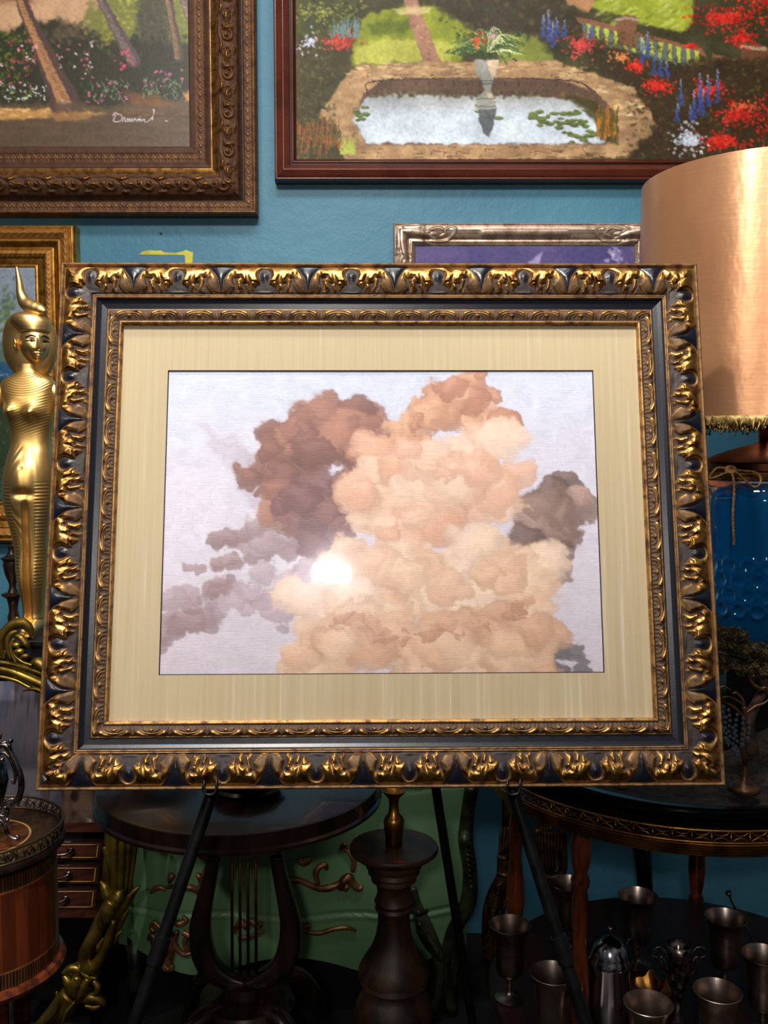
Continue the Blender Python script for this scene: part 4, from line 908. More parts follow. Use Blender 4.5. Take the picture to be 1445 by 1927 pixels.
for sg in (-1, 1):
    mb = MB(); c = Vector((sg*.0400, .004, -.001))
    Q = [c+Vector((sg*(.002+.002*math.sin(a)), .0055*math.cos(a)*.9, .0105*math.sin(a))) for a in np.linspace(-PI*.55, PI*1.05, 14)]
    mb.tube([headpt(q) for q in Q], [.003, .0026, .0024, .0022, .0022, .0022, .0022, .0022, .0022, .0022, .0022, .0024, .0024, .002], 8)
    mb.tube([headpt(c+Vector((0, .002, .007))), headpt(c+Vector((sg*.0022, .001, -.001))), headpt(c+Vector((sg*.002, -.001, -.010)))], [.003, .004, .0038], 8)
    mb.build('ear', M['gold'], face)
def hood(rows_, n=72):
    V = []; F = []
    for (pyy, l, r_, yo, d) in rows_:
        c = vec((l+r_)/2, pyy); w = (r_-l)/2*K
        for i in range(n):
            a = 2*PI*i/n; q = RZ @ Vector((0, yo, 0)); V.append((c.x+w*math.cos(a), SY+q.y+d*math.sin(a), c.z))
    for j in range(len(rows_)-1):
        for i in range(n): F.append((j*n+i, j*n+(i+1) % n, (j+1)*n+(i+1) % n, (j+1)*n+i))
    F.append(tuple(range(n))); F.append(tuple((len(rows_)-1)*n+i for i in range(n))); return V, F
mb = MB()
cap = [(587, 44, 66, .0, .012), (590, 32, 76, 0, .024), (596, 22, 86, 0, .033), (604, 20, 93, 0, .0355), (612, 26, 95, 0, .0360), (619, 32, 95, 0, .0355), (624, 36, 94.5, .0, .0345), (626, 39, 93, .001, .0325)]
V, F = hood([tuple(q) for q in spline(cap, 60)]); mb.add(V, F)
bag = [(598, 14, 80, .014, .026), (610, 6, 94, .016, .030), (628, 1, 101, .020, .031), (650, 0, 103, .021, .031), (672, 4, 101, .021, .029), (690, 13, 95, .021, .026), (703, 24, 86, .02, .020), (709, 34, 76, .018, .012)]
V, F = hood([tuple(q) for q in spline(bag, 60)]); mb.add(V, F)
mb.build('head_cloth', M['gold'], st)
crest = [(31, 502, .0), (34, 518, 0), (37, 536, 0), (39, 552, 0), (46, 568, 0), (58, 577, -.004), (72, 582, -.008), (84, 586, -.014), (91, 589, -.018)]
Q = spline([tuple(vec(*c)) for c in crest], 48); rr = np.interp(np.linspace(0, 1, len(Q)), np.linspace(0, 1, 9), [2.5, 4.5, 6.5, 8, 11.5, 13.5, 13, 10, 3])*K
MB().tube([Vector(q) for q in Q], list(rr), 20).build('curved_crest', M['gold'], st)
pl0 = vec(20, 1196); pl1 = vec(112, 1196)
MB().box((pl0.x, SY-.085, vec(0, 1242).z), (pl1.x, SY+.07, vec(0, 1200).z)).box((pl0.x-.006, SY-.092, vec(0, 1200).z), (pl1.x+.006, SY+.078, vec(0, 1193).z)).build('plinth', M['blackpaint'], st, False)
con_z = vec(0, 1242).z

# ================================================================ GILT CONSOLE UNDER THE STATUETTE
cs = thing('gilded_console', 'green-gold carved console with scrolled rail and tall acanthus leg at left', 'console table', (at(120, 1500, 2.3).x, 2.3, 0))
xa = at(-230, 1242, 2.3).x; xb = at(330, 1242, 2.3).x
MB().box((xa, 2.12, con_z-.03), (xb, 2.46, con_z)).build('console_top', M['lacquer'], cs, False)
def CP(pts, Y, n=40): return [Vector(q) for q in spline([tuple(at(x, y, Y+(d if d else 0))) for x, y, d in pts], n)]
mb = MB(); RY = 2.09
def T(mb, pts, rr, Y, n=40, sides=12, flat=.8):
    Q = CP([(p[0], p[1], p[2] if len(p) > 2 else 0) for p in pts], Y, n); k = Y/FPX
    mb.tube(Q, list(np.interp(np.linspace(0, 1, len(Q)), np.linspace(0, 1, len(rr)), np.array(rr)*k)), sides, flat)
T(mb, [(-60, 1262), (-20, 1256), (20, 1262), (55, 1276), (90, 1290), (150, 1300)], [8, 11, 11, 12, 12, 10], RY)
T(mb, [(-60, 1276), (-10, 1272), (30, 1280), (62, 1296), (110, 1312)], [5, 6, 6, 5, 4], RY, )
T(mb, [(-40, 1248), (0, 1246), (40, 1254), (76, 1266), (120, 1276)], [4, 6, 6, 6, 4], RY-.01)
T(mb, [(44, 1300), (60, 1296), (76, 1300), (100, 1318)], [2, 5, 5, 3], RY-.02)
T(mb, [(56, 1250), (70, 1246), (84, 1256), (100, 1280)], [4, 12, 14, 8], RY-.01)
mb.build('carved_rail', M['green_gold'], cs)
mb = MB()
T(mb, [(8, 1240), (2, 1222), (2, 1200), (12, 1184), (28, 1174), (44, 1174), (56, 1184), (60, 1198)], [5, 7, 8, 8, 9, 11, 9, 4], RY-.01, 60)
T(mb, [(20, 1240), (14, 1222), (14, 1204), (22, 1192), (32, 1188)], [3, 4.5, 5, 5, 3], RY-.022, 40)
T(mb, [(30, 1246), (22, 1230), (20, 1214), (26, 1202)], [3, 4, 4, 2.5], RY-.03)
T(mb, [(60, 1252), (40, 1244), (24, 1228), (18, 1214)], [3, 4, 4, 3], RY-.024)
T(mb, [(28, 1194), (40, 1200), (50, 1212), (55, 1220)], [4, 8, 8, 3], RY-.016)
for x, y, r in ((30, 1214, 7), (36, 1226, 8), (47, 1235, 7)):
    c = at(x, y, RY-.03); mb.ball(c, r*RY/FPX, 8, (1.2, .8, .8))
T(mb, [(24, 1170), (32, 1163), (38, 1170)], [2, 4, 2], RY-.01)
T(mb, [(-20, 1232), (-4, 1236), (8, 1234), (10, 1226), (2, 1224)], [3, 4, 4, 3, 2], RY-.01)
mb.build('scroll_finial', M['green_gold'], cs)
# the tall acanthus leg
LY = 2.265; mb = MB()
T(mb, [(222, 1300), (224, 1450), (226, 1545), (226, 1600), (222, 1650), (214, 1690), (204, 1720), (186, 1760), (172, 1790), (164, 1812), (166, 1832)], [24, 26, 28, 22, 17, 16, 20, 22, 21, 17, 10], LY, 80, 16, 1)
mb.build('leg', M['green_gold'], cs)
lf = MB()
for pts, rr, dy in (([(204, 1690), (200, 1650), (204, 1600), (202, 1560), (198, 1530)], [3, 5, 5, 4, 1.5], -.045), ([(216, 1690), (215, 1640), (214, 1590), (212, 1548)], [3, 5, 5, 2], -.05), ([(226, 1690), (228, 1640), (230, 1590), (234, 1552)], [3, 5, 5, 2], -.05),
                    ([(236, 1680), (240, 1630), (242, 1590), (243, 1562)], [2, 3.5, 3.5, 2], -.045), ([(242, 1680), (250, 1630), (254, 1600), (257, 1572)], [2, 3, 3, 1.5], -.04), ([(210, 1640), (204, 1620), (200, 1604), (196, 1594)], [2, 4, 4, 3], -.05),
                    ([(212, 1700), (202, 1682), (196, 1668), (188, 1658)], [6, 8, 6, 1.5], -.05), ([(214, 1710), (222, 1690), (226, 1680), (232, 1672)], [6, 9, 7, 1.5], -.05), ([(214, 1730), (232, 1704), (246, 1684), (262, 1668)], [4, 7, 6, 1.5], -.035),
                    ([(200, 1760), (226, 1724), (236, 1706), (246, 1696)], [3, 4, 3, 1], -.03), ([(204, 1770), (224, 1742), (234, 1722), (242, 1712)], [3, 4, 4, 1.5], -.03), ([(190, 1790), (214, 1772), (220, 1760), (229, 1752)], [3, 4, 4, 1.5], -.03),
                    ([(206, 1700), (198, 1722), (184, 1750), (168, 1776), (158, 1804), (168, 1822), (184, 1812), (196, 1790), (208, 1756), (214, 1730)], [5, 7, 8, 8, 8, 8, 8, 7, 6, 4], -.048),
                    ([(212, 1696), (204, 1712), (200, 1730), (196, 1746)], [8, 10, 8, 1], -.055), ([(188, 1800), (186, 1782), (194, 1766)], [1, 4, 1], -.055)):
    T(lf, [(x, y, dy) for x, y in pts], [q*1.5 for q in rr], LY, 36, 10, 1)
lf.build('acanthus_leaves', M['green_gold'], cs)
kn = MB()
T(kn, [(172, 1822), (158, 1836), (150, 1852), (142, 1874)], [22, 32, 32, 20], LY-.01, 30, 16, 1)
for pts, rr, dy in (([(120, 1836), (128, 1848), (136, 1868), (140, 1880)], [3, 7, 7, 2], -.05), ([(146, 1838), (142, 1852), (140, 1864), (140, 1876)], [5, 7, 6, 3], -.06), ([(166, 1842), (158, 1856), (152, 1872), (144, 1880)], [4, 7, 7, 3], -.055), ([(152, 1828), (166, 1838), (182, 1842)], [3, 5, 2], -.05),
                    ([(176, 1846), (184, 1858), (180, 1870), (172, 1872)], [3, 5, 4, 2], -.05), ([(118, 1832), (134, 1822), (148, 1826), (140, 1836)], [3, 6, 6, 3], -.05), ([(140, 1884), (156, 1880), (176, 1878), (192, 1886), (196, 1894)], [3, 6, 8, 6, 2], -.045), ([(160, 1892), (176, 1896), (190, 1892)], [3, 5, 2], -.045)):
    T(kn, [(x, y, dy) for x, y in pts], [q*1.35 for q in rr], LY, 24, 10, 1)
kn.build('mask_knot', M['green_gold'], cs)
ft = MB()
T(ft, [(136, 1870), (122, 1890), (104, 1912), (84, 1934), (60, 1965), (50, 1990), (60, 2010)], [22, 24, 22, 20, 18, 15, 12], LY-.03, 40, 14, 1)
T(ft, [(106, 1866, -.04), (108, 1882, -.04), (98, 1908, -.04), (70, 1940, -.04)], [2, 6, 6, 4], LY-.03, 30, 10, .6)
T(ft, [(140, 1886, -.04), (126, 1904, -.04), (116, 1930, -.04)], [4, 7, 4], LY-.03, 30, 10, .6)
ft.build('leg', M['green_gold'], cs)
for x in (xa+.03,):
    MB().tube([Vector((x, 2.43, con_z-.03)), Vector((x, 2.43, 0))], [.018, .013], 10).build('leg', M['lacquer'], cs, True, 40)

# turned post at the far left edge
tp = thing('candlestick', 'brown turned wooden candlestick cut off by the left edge of the picture', 'candlestick', (at(-6, 1242, 2.4).x, 2.4, con_z))
kk = 2.4/FPX; base = at(-6, 1262, 2.4)
prf = [(0, 1242), (26, 1242), (26, 1232), (14, 1222), (10, 1190), (11, 1160), (8, 1150), (9, 1138), (12, 1126), (21, 1120), (21, 1117), (10, 1114), (7, 1106), (7, 1098), (11, 1088), (15, 1076), (17, 1064), (16, 1056), (20, 1052), (21, 1050), (12, 1046), (6, 1038), (8, 1028), (0, 1022)]
MB().lathe([(r*kk, max(0, at(0, y, 2.4).z-con_z)) for r, y in prf], (at(-6, 0, 2.4).x, 2.4, con_z), 24).build('turned_shaft', M['darkwood'], tp, True, 50)
tp.location = (at(-6, 1100, 2.4).x, 2.4, con_z)
for c_ in tp.children: c_.matrix_parent_inverse = Matrix.Translation(tp.location).inverted()

# ================================================================ LAMP
LX, LYY = at(1443, 600, 2.08).x, 2.08
ztop = at(1213, 343, LYY).z; zbot = at(1390, 790, 1.83).z; jb = at(1443, 1207, LYY-.1).z
lam = thing('table_lamp', 'table lamp with copper satin drum shade on blue glass jar tied with twine', 'lamp', (LX, LYY, jb-.03))
Rs = .266
MB().lathe([(Rs, ztop-zbot), (Rs+.003, 0), (Rs+.001, -.001), (Rs-.004, ztop-zbot-.001), (Rs, ztop-zbot)], (LX, LYY, zbot), 160).build('lamp_shade', M['shade'], lam, True, 60)
fr = MB(); rg = random.Random(4)
for i in range(420):
    a = 2*PI*i/420; r0 = Rs+.006+rg.uniform(-.002, .003); l = rg.uniform(.010, .030)
    p0 = Vector((LX+r0*math.cos(a), LYY+r0*math.sin(a), zbot+.004)); d = Vector((rg.uniform(-.006, .006), rg.uniform(-.006, .006), -l))
    fr.tube([p0, p0+d*.5+Vector((rg.uniform(-.004, .004), rg.uniform(-.003, .003), 0)), p0+d, p0+d*.7+Vector((rg.uniform(-.006, .006), 0, 0))], [.0016, .0018, .0016, .001], 5)
shd = [c for c in lam.children if c.name.startswith('lamp_shade')][0]
fr.lathe([(Rs+.002, .010), (Rs+.007, .008), (Rs+.008, .0), (Rs+.006, -.010), (Rs+.001, -.010)], (LX, LYY, zbot), 420, mod=lambda a, z: 1+.006*math.sin(a*105+z*400))
fo = fr.build('fringe', M['fringe'], shd)
kk = LYY/FPX
def lz(y): return at(1443, y, LYY).z
MB().lathe([(.0, lz(800)), (9*kk, lz(806)), (11*kk, lz(822)), (8*kk, lz(830)), (20*kk, lz(836)), (44*kk, lz(842)), (86*kk, lz(856)), (106*kk, lz(866)), (110*kk, lz(869)), (108*kk, lz(871)), (108*kk, lz(884)), (111*kk, lz(886)), (111*kk, lz(893)), (104*kk, lz(896))], (LX, LYY, 0), 72).build('copper_cap', M['copper'], lam, True, 40)
MB().tube([(LX, LYY, lz(806)), (LX, LYY, lz(700))], .012, 12).tube([Vector(q) for q in spline([(LX-.02, LYY, lz(700)), (LX-.06, LYY, lz(620)), (LX-.055, LYY, lz(480)), (LX, LYY, ztop-.02), (LX+.055, LYY, lz(480)), (LX+.06, LYY, lz(620)), (LX+.02, LYY, lz(700))], 40)], .002, 6).build('socket_and_harp', M['brass'], lam)
def jarmod():
    pr_ = spline([(lz(896), 100*kk), (lz(904), 118*kk), (lz(925), 130*kk), (lz(960), 133*kk), (lz(1050), 128*kk), (lz(1140), 120*kk), (lz(1185), 112*kk), (lz(1200), 100*kk), (lz(1207), 70*kk), (lz(1208), 2*kk)], 200)
    n = 300; a = np.linspace(0, 2*PI, n)[None, :]; zz = pr_[:, 0][:, None]; rr_ = pr_[:, 1][:, None]; d = np.zeros((len(pr_), n))
    py_ = 963.5; S = rr_*a/kk; ys = (lz(896)-zz)/kk
    # hexagonally packed thumbprint rings pressed in the glass
    for row in range(4):
        yc = 158+row*27
        for c in range(24):
            sc = (c+.5*(row % 2))*2*PI/24; ds = ((a-sc+PI) % (2*PI)-PI)*rr_/kk; dd_ = np.sqrt(ds**2+(ys-yc)**2); d += .0042*np.exp(-((dd_-12.5)/2.4)**2)-.0012*np.exp(-(dd_/9)**2)
    rr2 = rr_+d*sst(110, 130, ys); return np.stack([LX+rr2*np.cos(a), LYY+rr2*np.sin(a), zz+0*a], -1)
m, nt, b = nmat('blue_glass'); M['blueglass'] = m; b.inputs['Base Color'].default_value = rgb(8, 104, 166); b.inputs['Roughness'].default_value = .04
b.inputs['Transmission Weight'].default_value = .7; b.inputs['IOR'].default_value = 1.45; b.inputs['Specular IOR Level'].default_value = .7; b.inputs['Coat Weight'].default_value = .3
jar = grid_mesh('glass_jar', jarmod(), M['blueglass'], lam)
MB().tube([Vector(q) for q in spline([at(1402, 905, 1.98), at(1406, 940, 1.98), at(1398, 985, 1.98), at(1405, 1030, 1.98), at(1392, 1075, 1.98), at(1398, 1110, 1.98), at(1388, 1140, 1.98), at(1396, 1165, 1.99), at(1390, 1190, 2.0)], 60)], .0014, 6).build('cord', mat('pale_cord', rgb(120, 150, 120), rgb(100, 130, 100), .5), jar)
tw = MB()
for k in range(3): tw.lathe([(.1295+.0025*math.cos(q), -.0015-.005*k+.0025*math.sin(q)) for q in np.linspace(0, 2*PI, 9)], (LX, LYY, lz(888)), 160, mod=lambda a, z: 1+.006*math.sin(a*90))
TY = 1.925
def twn(pts, r=2.2, Y=TY):
    Q = CP([(x, y, 0) for x, y in pts], Y, 80); k = Y/FPX
    for ph_ in (0, PI):
        R = []
        for i, q in enumerate(Q):
            w = i*.8+ph_; R.append(q+Vector((math.cos(w), -math.sin(w)*.6, math.sin(w)))*r*k*.45)
        tw.tube(R, r*k*.62, 6)
twn([(1372, 884), (1388, 890), (1404, 906), (1420, 916), (1430, 910), (1430, 896), (1418, 888), (1396, 886), (1376, 884)])
twn([(1374, 884), (1352, 880), (1340, 890), (1336, 900), (1350, 896), (1374, 886)])
twn([(1374, 886), (1380, 900), (1381, 930), (1379, 970), (1380, 1000), (1381, 1026)], 2.6)
twn([(1366, 880), (1376, 878), (1384, 884), (1378, 890), (1368, 888), (1366, 880)], 3)
tw.build('twine_bow', M['twine'], lam)
MB().lathe([(0, 0), (.10, 0), (.128, -.006), (.132, -.016), (.125, -.022), (.135, -.030), (0, -.030)], (LX, LYY, jb), 64).build('wooden_foot', M['darkwood'], lam, True, 40)

# ================================================================ ROUND TABLE WITH BRASS GALLERY, RIGHT
TX, TY2, TR_ = .645, 2.10, .415
tz = at(1270, 1590, TY2-TR_).z
rt = thing('gallery_table', 'round turned-leg table with pierced brass gallery and lower shelf at right', 'table', (TX, TY2, 0))
MB().lathe([(0, 0), (TR_-.004, 0), (TR_-.004, -.018), (TR_-.03, -.024), (TR_-.03, -.028), (0, -.028)], (TX, TY2, tz), 128).build('tabletop', M['darkwood'], rt, True, 40)
bz = .023
gb = MB(); prof = [(TR_-.003, .001), (TR_+.002, 0)]
for k in range(5): prof += [(TR_+.0035, -.001-k*.0046), (TR_+.0035, -.0035-k*.0046), (TR_+.0015, -.0046-k*.0046)]
prof += [(TR_-.003, -.024)]
gb.lathe(prof, (TX, TY2, tz), 160).build('brass_band', M['brass'], rt, True, 35)
ga_ = MB(); NG = 76; GH = .024
def gp(a, zz): return Vector((TX+TR_*math.cos(a), TY2+TR_*math.sin(a), tz+zz))
for rr_, zz in ((0, GH), (0, .0015)): ga_.lathe([(TR_+.0016, zz), (TR_+.0016, zz+.0028), (TR_-.0016, zz+.0028), (TR_-.0016, zz), (TR_+.0016, zz)], (TX, TY2, tz), 160)
for i in range(NG):
    a = 2*PI*i/NG; w = 2*PI/NG
    if math.sin(a) > .45: continue
    for sg in (1, -1):
        z0 = .0015 if sg == 1 else GH+.002
        ga_.tube([gp(a+w*.42*math.cos(q), z0+sg*.0105*math.sin(q)) for q in np.linspace(0, PI, 7)], .0011, 5)
    ga_.tube([gp(a+w*.5, .0125-.004), gp(a+w*.5, .0125+.004)], .0022, 6); ga_.tube([gp(a-w*.12, .0125), gp(a+w*.12, .0125)], .0012, 5)
    ga_.tube([gp(a+w*.5, .003), gp(a+w*.5, GH)], .0009, 5)
ga_.build('pierced_gallery', M['brass'], rt)
shz = .33
def turned(zt, zb, r=.017):
    """profile of a turned leg from zt down to zb"""
    H = zt-zb; S = [(0, .9), (.02, 1.05), (.05, 1.25), (.10, 1.1), (.13, .8), (.15, 1.15), (.17, .7), (.20, .95), (.27, 1.0), (.33, .85), (.40, 1.2), (.47, 1.3), (.53, 1.0), (.555, .8), (.57, 1.2), (.60, .8), (.63, 1.15), (.66, 1.2), (.68, .8), (.70, 1.1), (.80, 1.05), (.97, .8), (1, .7)]
    return [(1e-5, zt)]+[(r*k, zt-H*t) for t, k in S]+[(1e-5, zb)]
for dg in (-135, 155, 62, -45):
    a = math.radians(dg); MB().lathe(turned(tz-.028, 0), (TX+.36*math.cos(a), TY2+.36*math.sin(a), 0), 28).build('leg', M['redwood'], rt, True, 50)
MB().lathe([(0, shz), (.433, shz), (.438, shz-.006), (.433, shz-.018), (0, shz-.018)], (TX+.02, TY2-.125, 0), 96).build('lower_shelf', mat('reddish_shelf', rgb(58, 26, 18), rgb(34, 14, 10), .4, vec=(6, 1, 1)), rt, True, 40)

# black tray with gravel, rockwork, bonsai
BX, BY = .66, 2.10; trz = at(1250, 1521, BY-.36).z
bt_ = thing('lacquer_tray', 'deep round black lacquer tray of dark gravel on the brass gallery table', 'tray', (BX, BY, tz))
H = trz-tz
MB().lathe([(0, .001), (.30, .001), (.345, H*.35), (.352, H*.5), (.345, H*.62), (.362, H*.9), (.366, H), (.352, H+.001), (.335, H*.8), (0, H*.75)], (BX, BY, tz), 128).build('bowl', M['lacquer'], bt_, True, 60)
nr_, na_ = 60, 150; rr_ = np.linspace(.001, .349, nr_)[:, None]; aa = np.linspace(0, 2*PI, na_)[None, :]
gx = BX+rr_*np.cos(aa); gy = BY+rr_*np.sin(aa); hh = trz-.012+.05*sst(.30, .1, rr_)*fbm(gx*9, gy*9, 3)+.010*fbm(gx*60, gy*60, 5)+.10*sst(.345, .25, rr_)*sst(.04, .22, gx-BX)*(.5+fbm(gx*14, gy*14, 9))
gs = grid_mesh('gravel', np.stack([gx, gy, hh], -1), M['soil'], None); gs['kind'] = 'stuff'
tag(gs, 'dark gravel filling the black lacquer tray', 'gravel')
ped = thing('pedestal', 'black lacquer pedestal raising the blue glass lamp', 'pedestal', (LX, LYY, trz))
jz = jb-.03
MB().box((LX-.10, LYY-.09, trz-.005), (LX+.12, LYY+.10, jz-.02)).box((LX-.115, LYY-.105, jz-.02), (LX+.135, LYY+.115, jz)).build('pedestal_body', M['lacquer'], ped, False)
def foliage(mb, c, r, n, leaf=.006, sq=.45, rgx=random.Random(1)):
    for _ in range(n):
        u = rgx.uniform(-1, 1); t = rgx.uniform(0, 2*PI); q = math.sqrt(1-u*u); k = r*rgx.uniform(.75, 1.05)
        p = Vector((c[0]+k*q*math.cos(t), c[1]+k*q*math.sin(t)*.8, c[2]+k*u*sq)); a = Vector((rgx.uniform(-1, 1), rgx.uniform(-1, 1), rgx.uniform(-.5, 1))).normalized()*leaf; b2 = a.cross(Vector((rgx.uniform(-1, 1), rgx.uniform(-1, 1), rgx.uniform(-1, 1)))).normalized()*leaf*.4
        mb.add([p-b2, p+a*.5-b2*1.2, p+a, p+b2], [(0, 1, 2, 3)])
bo = thing('bonsai_tree', 'small dried bonsai with mossy foliage pads beside the blue lamp', 'bonsai', at(1415, 1380, 1.88))
mb = MB(); BYY = 1.86
T(mb, [(1415, 1420), (1408, 1360), (1425, 1320), (1440, 1290), (1420, 1262), (1390, 1252), (1362, 1240), (1350, 1228)], [14, 12, 10, 9, 7, 5, 4, 2], BYY, 50, 10)
T(mb, [(1430, 1300), (1450, 1270), (1470, 1240), (1480, 1225)], [7, 5, 4, 2], BYY, 30, 8); T(mb, [(1400, 1256), (1416, 1240), (1440, 1236), (1452, 1240)], [4, 5, 4, 2], BYY, 30, 8)
T(mb, [(1356, 1236), (1366, 1248), (1384, 1258), (1410, 1254), (1426, 1240)], [3, 4, 5, 4, 3], BYY-.02, 30, 8)
mb.build('trunk', M['bark'], bo)
mb = MB()
for x, y, r in ((1362, 1206, 36), (1400, 1222, 30), (1345, 1190, 24), (1380, 1196, 26), (1432, 1226, 28), (1365, 1248, 26), (1418, 1262, 30), (1450, 1250, 26), (1480, 1222, 34), (1340, 1260, 20)):
    c = at(x, y, BYY+random.uniform(-.02, .02)); foliage(mb, c, r*BYY/FPX, 1300, .007); mb.ball(c, r*BYY/FPX*.72, 8, (1, .8, .42))
mb.build('foliage', M['moss'], bo)
cd = thing('crystal_candelabra', 'tarnished brass candelabra hung with clear crystal drops right of the big frame', 'candelabra', at(1400, 1470, 1.84))
mb = MB(); CY = 1.79
for pts, rr in (([(1400, 1480), (1402, 1440), (1398, 1400), (1404, 1360), (1400, 1330)], [12, 5, 7, 4, 5]), ([(1400, 1350), (1380, 1330), (1362, 1320), (1352, 1300), (1362, 1292), (1376, 1300)], [3, 3, 2.5, 2.5, 2.5, 2]), ([(1400, 1345), (1420, 1330), (1440, 1322), (1452, 1306), (1440, 1294), (1428, 1300)], [3, 3, 2.5, 2.5, 2.5, 2]),
                ([(1350, 1316), (1370, 1312), (1392, 1322), (1408, 1338)], [2, 3, 2.5, 1.5]), ([(1400, 1335), (1398, 1318), (1386, 1304), (1378, 1306)], [3, 2.5, 2, 2]), ([(1430, 1280), (1424, 1262), (1412, 1256), (1408, 1268), (1418, 1288), (1440, 1300)], [3, 3, 3, 2.5, 3, 3])): T(mb, pts, rr, CY, 40, 8, 1)
c = at(1400, 1478, CY); mb.lathe([(0, -.01), (.03, -.01), (.028, 0), (.012, .01), (.01, .02)], (c.x, c.y, c.z), 24)
mb.build('arms', M['bronzecarve'], cd)
m, nt, b = nmat('crystal'); b.inputs['Base Color'].default_value = rgb(120, 130, 140); b.inputs['Roughness'].default_value = .03; b.inputs['Transmission Weight'].default_value = .8; M['crystal'] = m
for x0, y0, n in ((1362, 1330, 5), (1372, 1336, 7), (1386, 1345, 8), (1398, 1352, 6), (1366, 1350, 5), (1380, 1370, 5), (1408, 1360, 4), (1352, 1340, 4)):
    mb = MB()
    for i in range(n):
        c = at(x0+random.uniform(-2, 2), y0+i*10, CY-.01); r = (4.2 if i < n-1 else 6)*CY/FPX; mb.lathe([(0, -r*(1 if i < n-1 else 2)), (r*.8, -r*.3), (r*.8, r*.3), (0, r)], tuple(c), 7)
    mb.build('crystal_drop', M['crystal'], cd, False)
tag(MB().ball(at(1170, 1481, 1.80), 17*1.8/FPX, 10, (1, .7, .35)).build('pebble', mat('tan_stone', rgb(120, 88, 60), rgb(92, 64, 42), .6), None), 'smooth tan oval stone lying on dark gravel below the big frame', 'stone')
# ================================================================ BROWN LYRE TABLE
QX, QY, QR = at(452, 1500, 2.05).x, 2.05, .305
qz = at(183, 1464, QY).z
ly = thing('lyre_table', 'dark brown round table on lyre-shaped pedestal below the big frame', 'table', (QX, QY, 0))
MB().lathe([(0, 0), (QR-.004, 0), (QR, -.003), (QR+.001, -.030), (QR+.006, -.034), (QR+.006, -.040), (QR-.004, -.044), (0, -.044)], (QX, QY, qz), 128).build('tabletop', M['darkwood'], ly, True, 40)
def lyre_side(sg):
    cl = [(404, 1606), (396, 1650), (384, 1700), (377, 1745), (382, 1790), (398, 1822), (430, 1842), (462, 1848)]
    P = [at(462+sg*(x-462), y, QY) for x, y in cl]; Q = spline([tuple(p) for p in P], 50)
    n = len(Q); w = np.interp(np.linspace(0, 1, n), np.linspace(0, 1, 8), [15, 15, 19, 23, 25, 24, 20, 12])*QY/FPX*.9
    V = []; F = []
    for i in range(n):
        t = Vector(Q[min(i+1, n-1)])-Vector(Q[max(i-1, 0)]); t.normalize(); nn = Vector((t.z, 0, -t.x))
        for a in np.linspace(0, 2*PI, 17)[:-1]:
            ca, sa = math.cos(a), math.sin(a); V.append(Vector(Q[i])+nn*w[i]*(abs(ca)**.6*math.copysign(1, ca))+Vector((0, 1, 0))*.022*(abs(sa)**.6*math.copysign(1, sa)))
    for i in range(n-1):
        for k in range(16): F.append((i*16+k, i*16+(k+1) % 16, (i+1)*16+(k+1) % 16, (i+1)*16+k))
    F.append(tuple(range(16))); F.append(tuple((n-1)*16+k for k in range(16)))
    MB().add(V, F).build('lyre_arm', M['darkwood'], ly)
lyre_side(1); lyre_side(-1)
zt = qz-.044
MB().box((QX-.075, QY-.05, zt-.035), (QX+.095, QY+.05, zt)).build('top_block', M['darkwood'], ly, False)
for x in (440, 455, 470, 485):
    MB().tube([Vector((at(x-3, 1620, QY).x, QY, zt-.03)), Vector((at(x-3, 1830, QY).x, QY, at(x, 1836, QY).z))], .0035, 8).build('brass_string', M['brass'], ly)
pz = at(462, 1846, QY).z; lc = at(462, 1846, QY).x
MB().lathe([(.0, pz), (.045, pz), (.05, pz-.02), (.10, pz-.03), (.11, pz-.05), (.06, pz-.06), (0, pz-.06)], (lc, QY, 0), 48).build('pedestal_block', M['darkwood'], ly, True, 40)
for k in range(4):
    a = PI/4+k*PI/2; d = Vector((math.cos(a), math.sin(a), 0)); c = Vector((lc, QY, 0))
    Q = spline([tuple(c+d*.04+Vector((0, 0, pz-.05))), tuple(c+d*.13+Vector((0, 0, pz-.04))), tuple(c+d*.20+Vector((0, 0, max(.06, pz-.12)))), tuple(c+d*.26+Vector((0, 0, .022)))], 24)
    MB().tube([Vector(q) for q in Q], [.022]*(len(Q)-6)+[.018]*6, 12).build('foot', M['darkwood'], ly)
# turned plinth standing on the lyre table
c = at(468, 1530, 1.98)
b0 = thing('turned_stand', 'stacked dark turned wooden stand on the lyre table', 'stand', (c.x, 1.97, qz))
kk = 1.97/FPX
MB().lathe([(0, .0), (52*kk, 0), (60*kk, .004), (66*kk, .012), (62*kk, .018), (64*kk, .024), (72*kk, .030), (74*kk, .038), (66*kk, .044), (58*kk, .048), (62*kk, .054), (70*kk, .062), (70*kk, .074), (60*kk, .080), (54*kk, .086), (54*kk, .10), (0, .10)], (c.x, 1.97, qz), 64).build('stand_body', M['lacquer'], b0, True, 50)
MB().lathe([(73*kk, .0), (77*kk, .004), (75*kk, .010), (70*kk, .010)], (c.x, 1.97, qz+.028), 48, a0=-1.3, a1=.2).build('worn_rim', M['mahogany'], b0, True, 50)

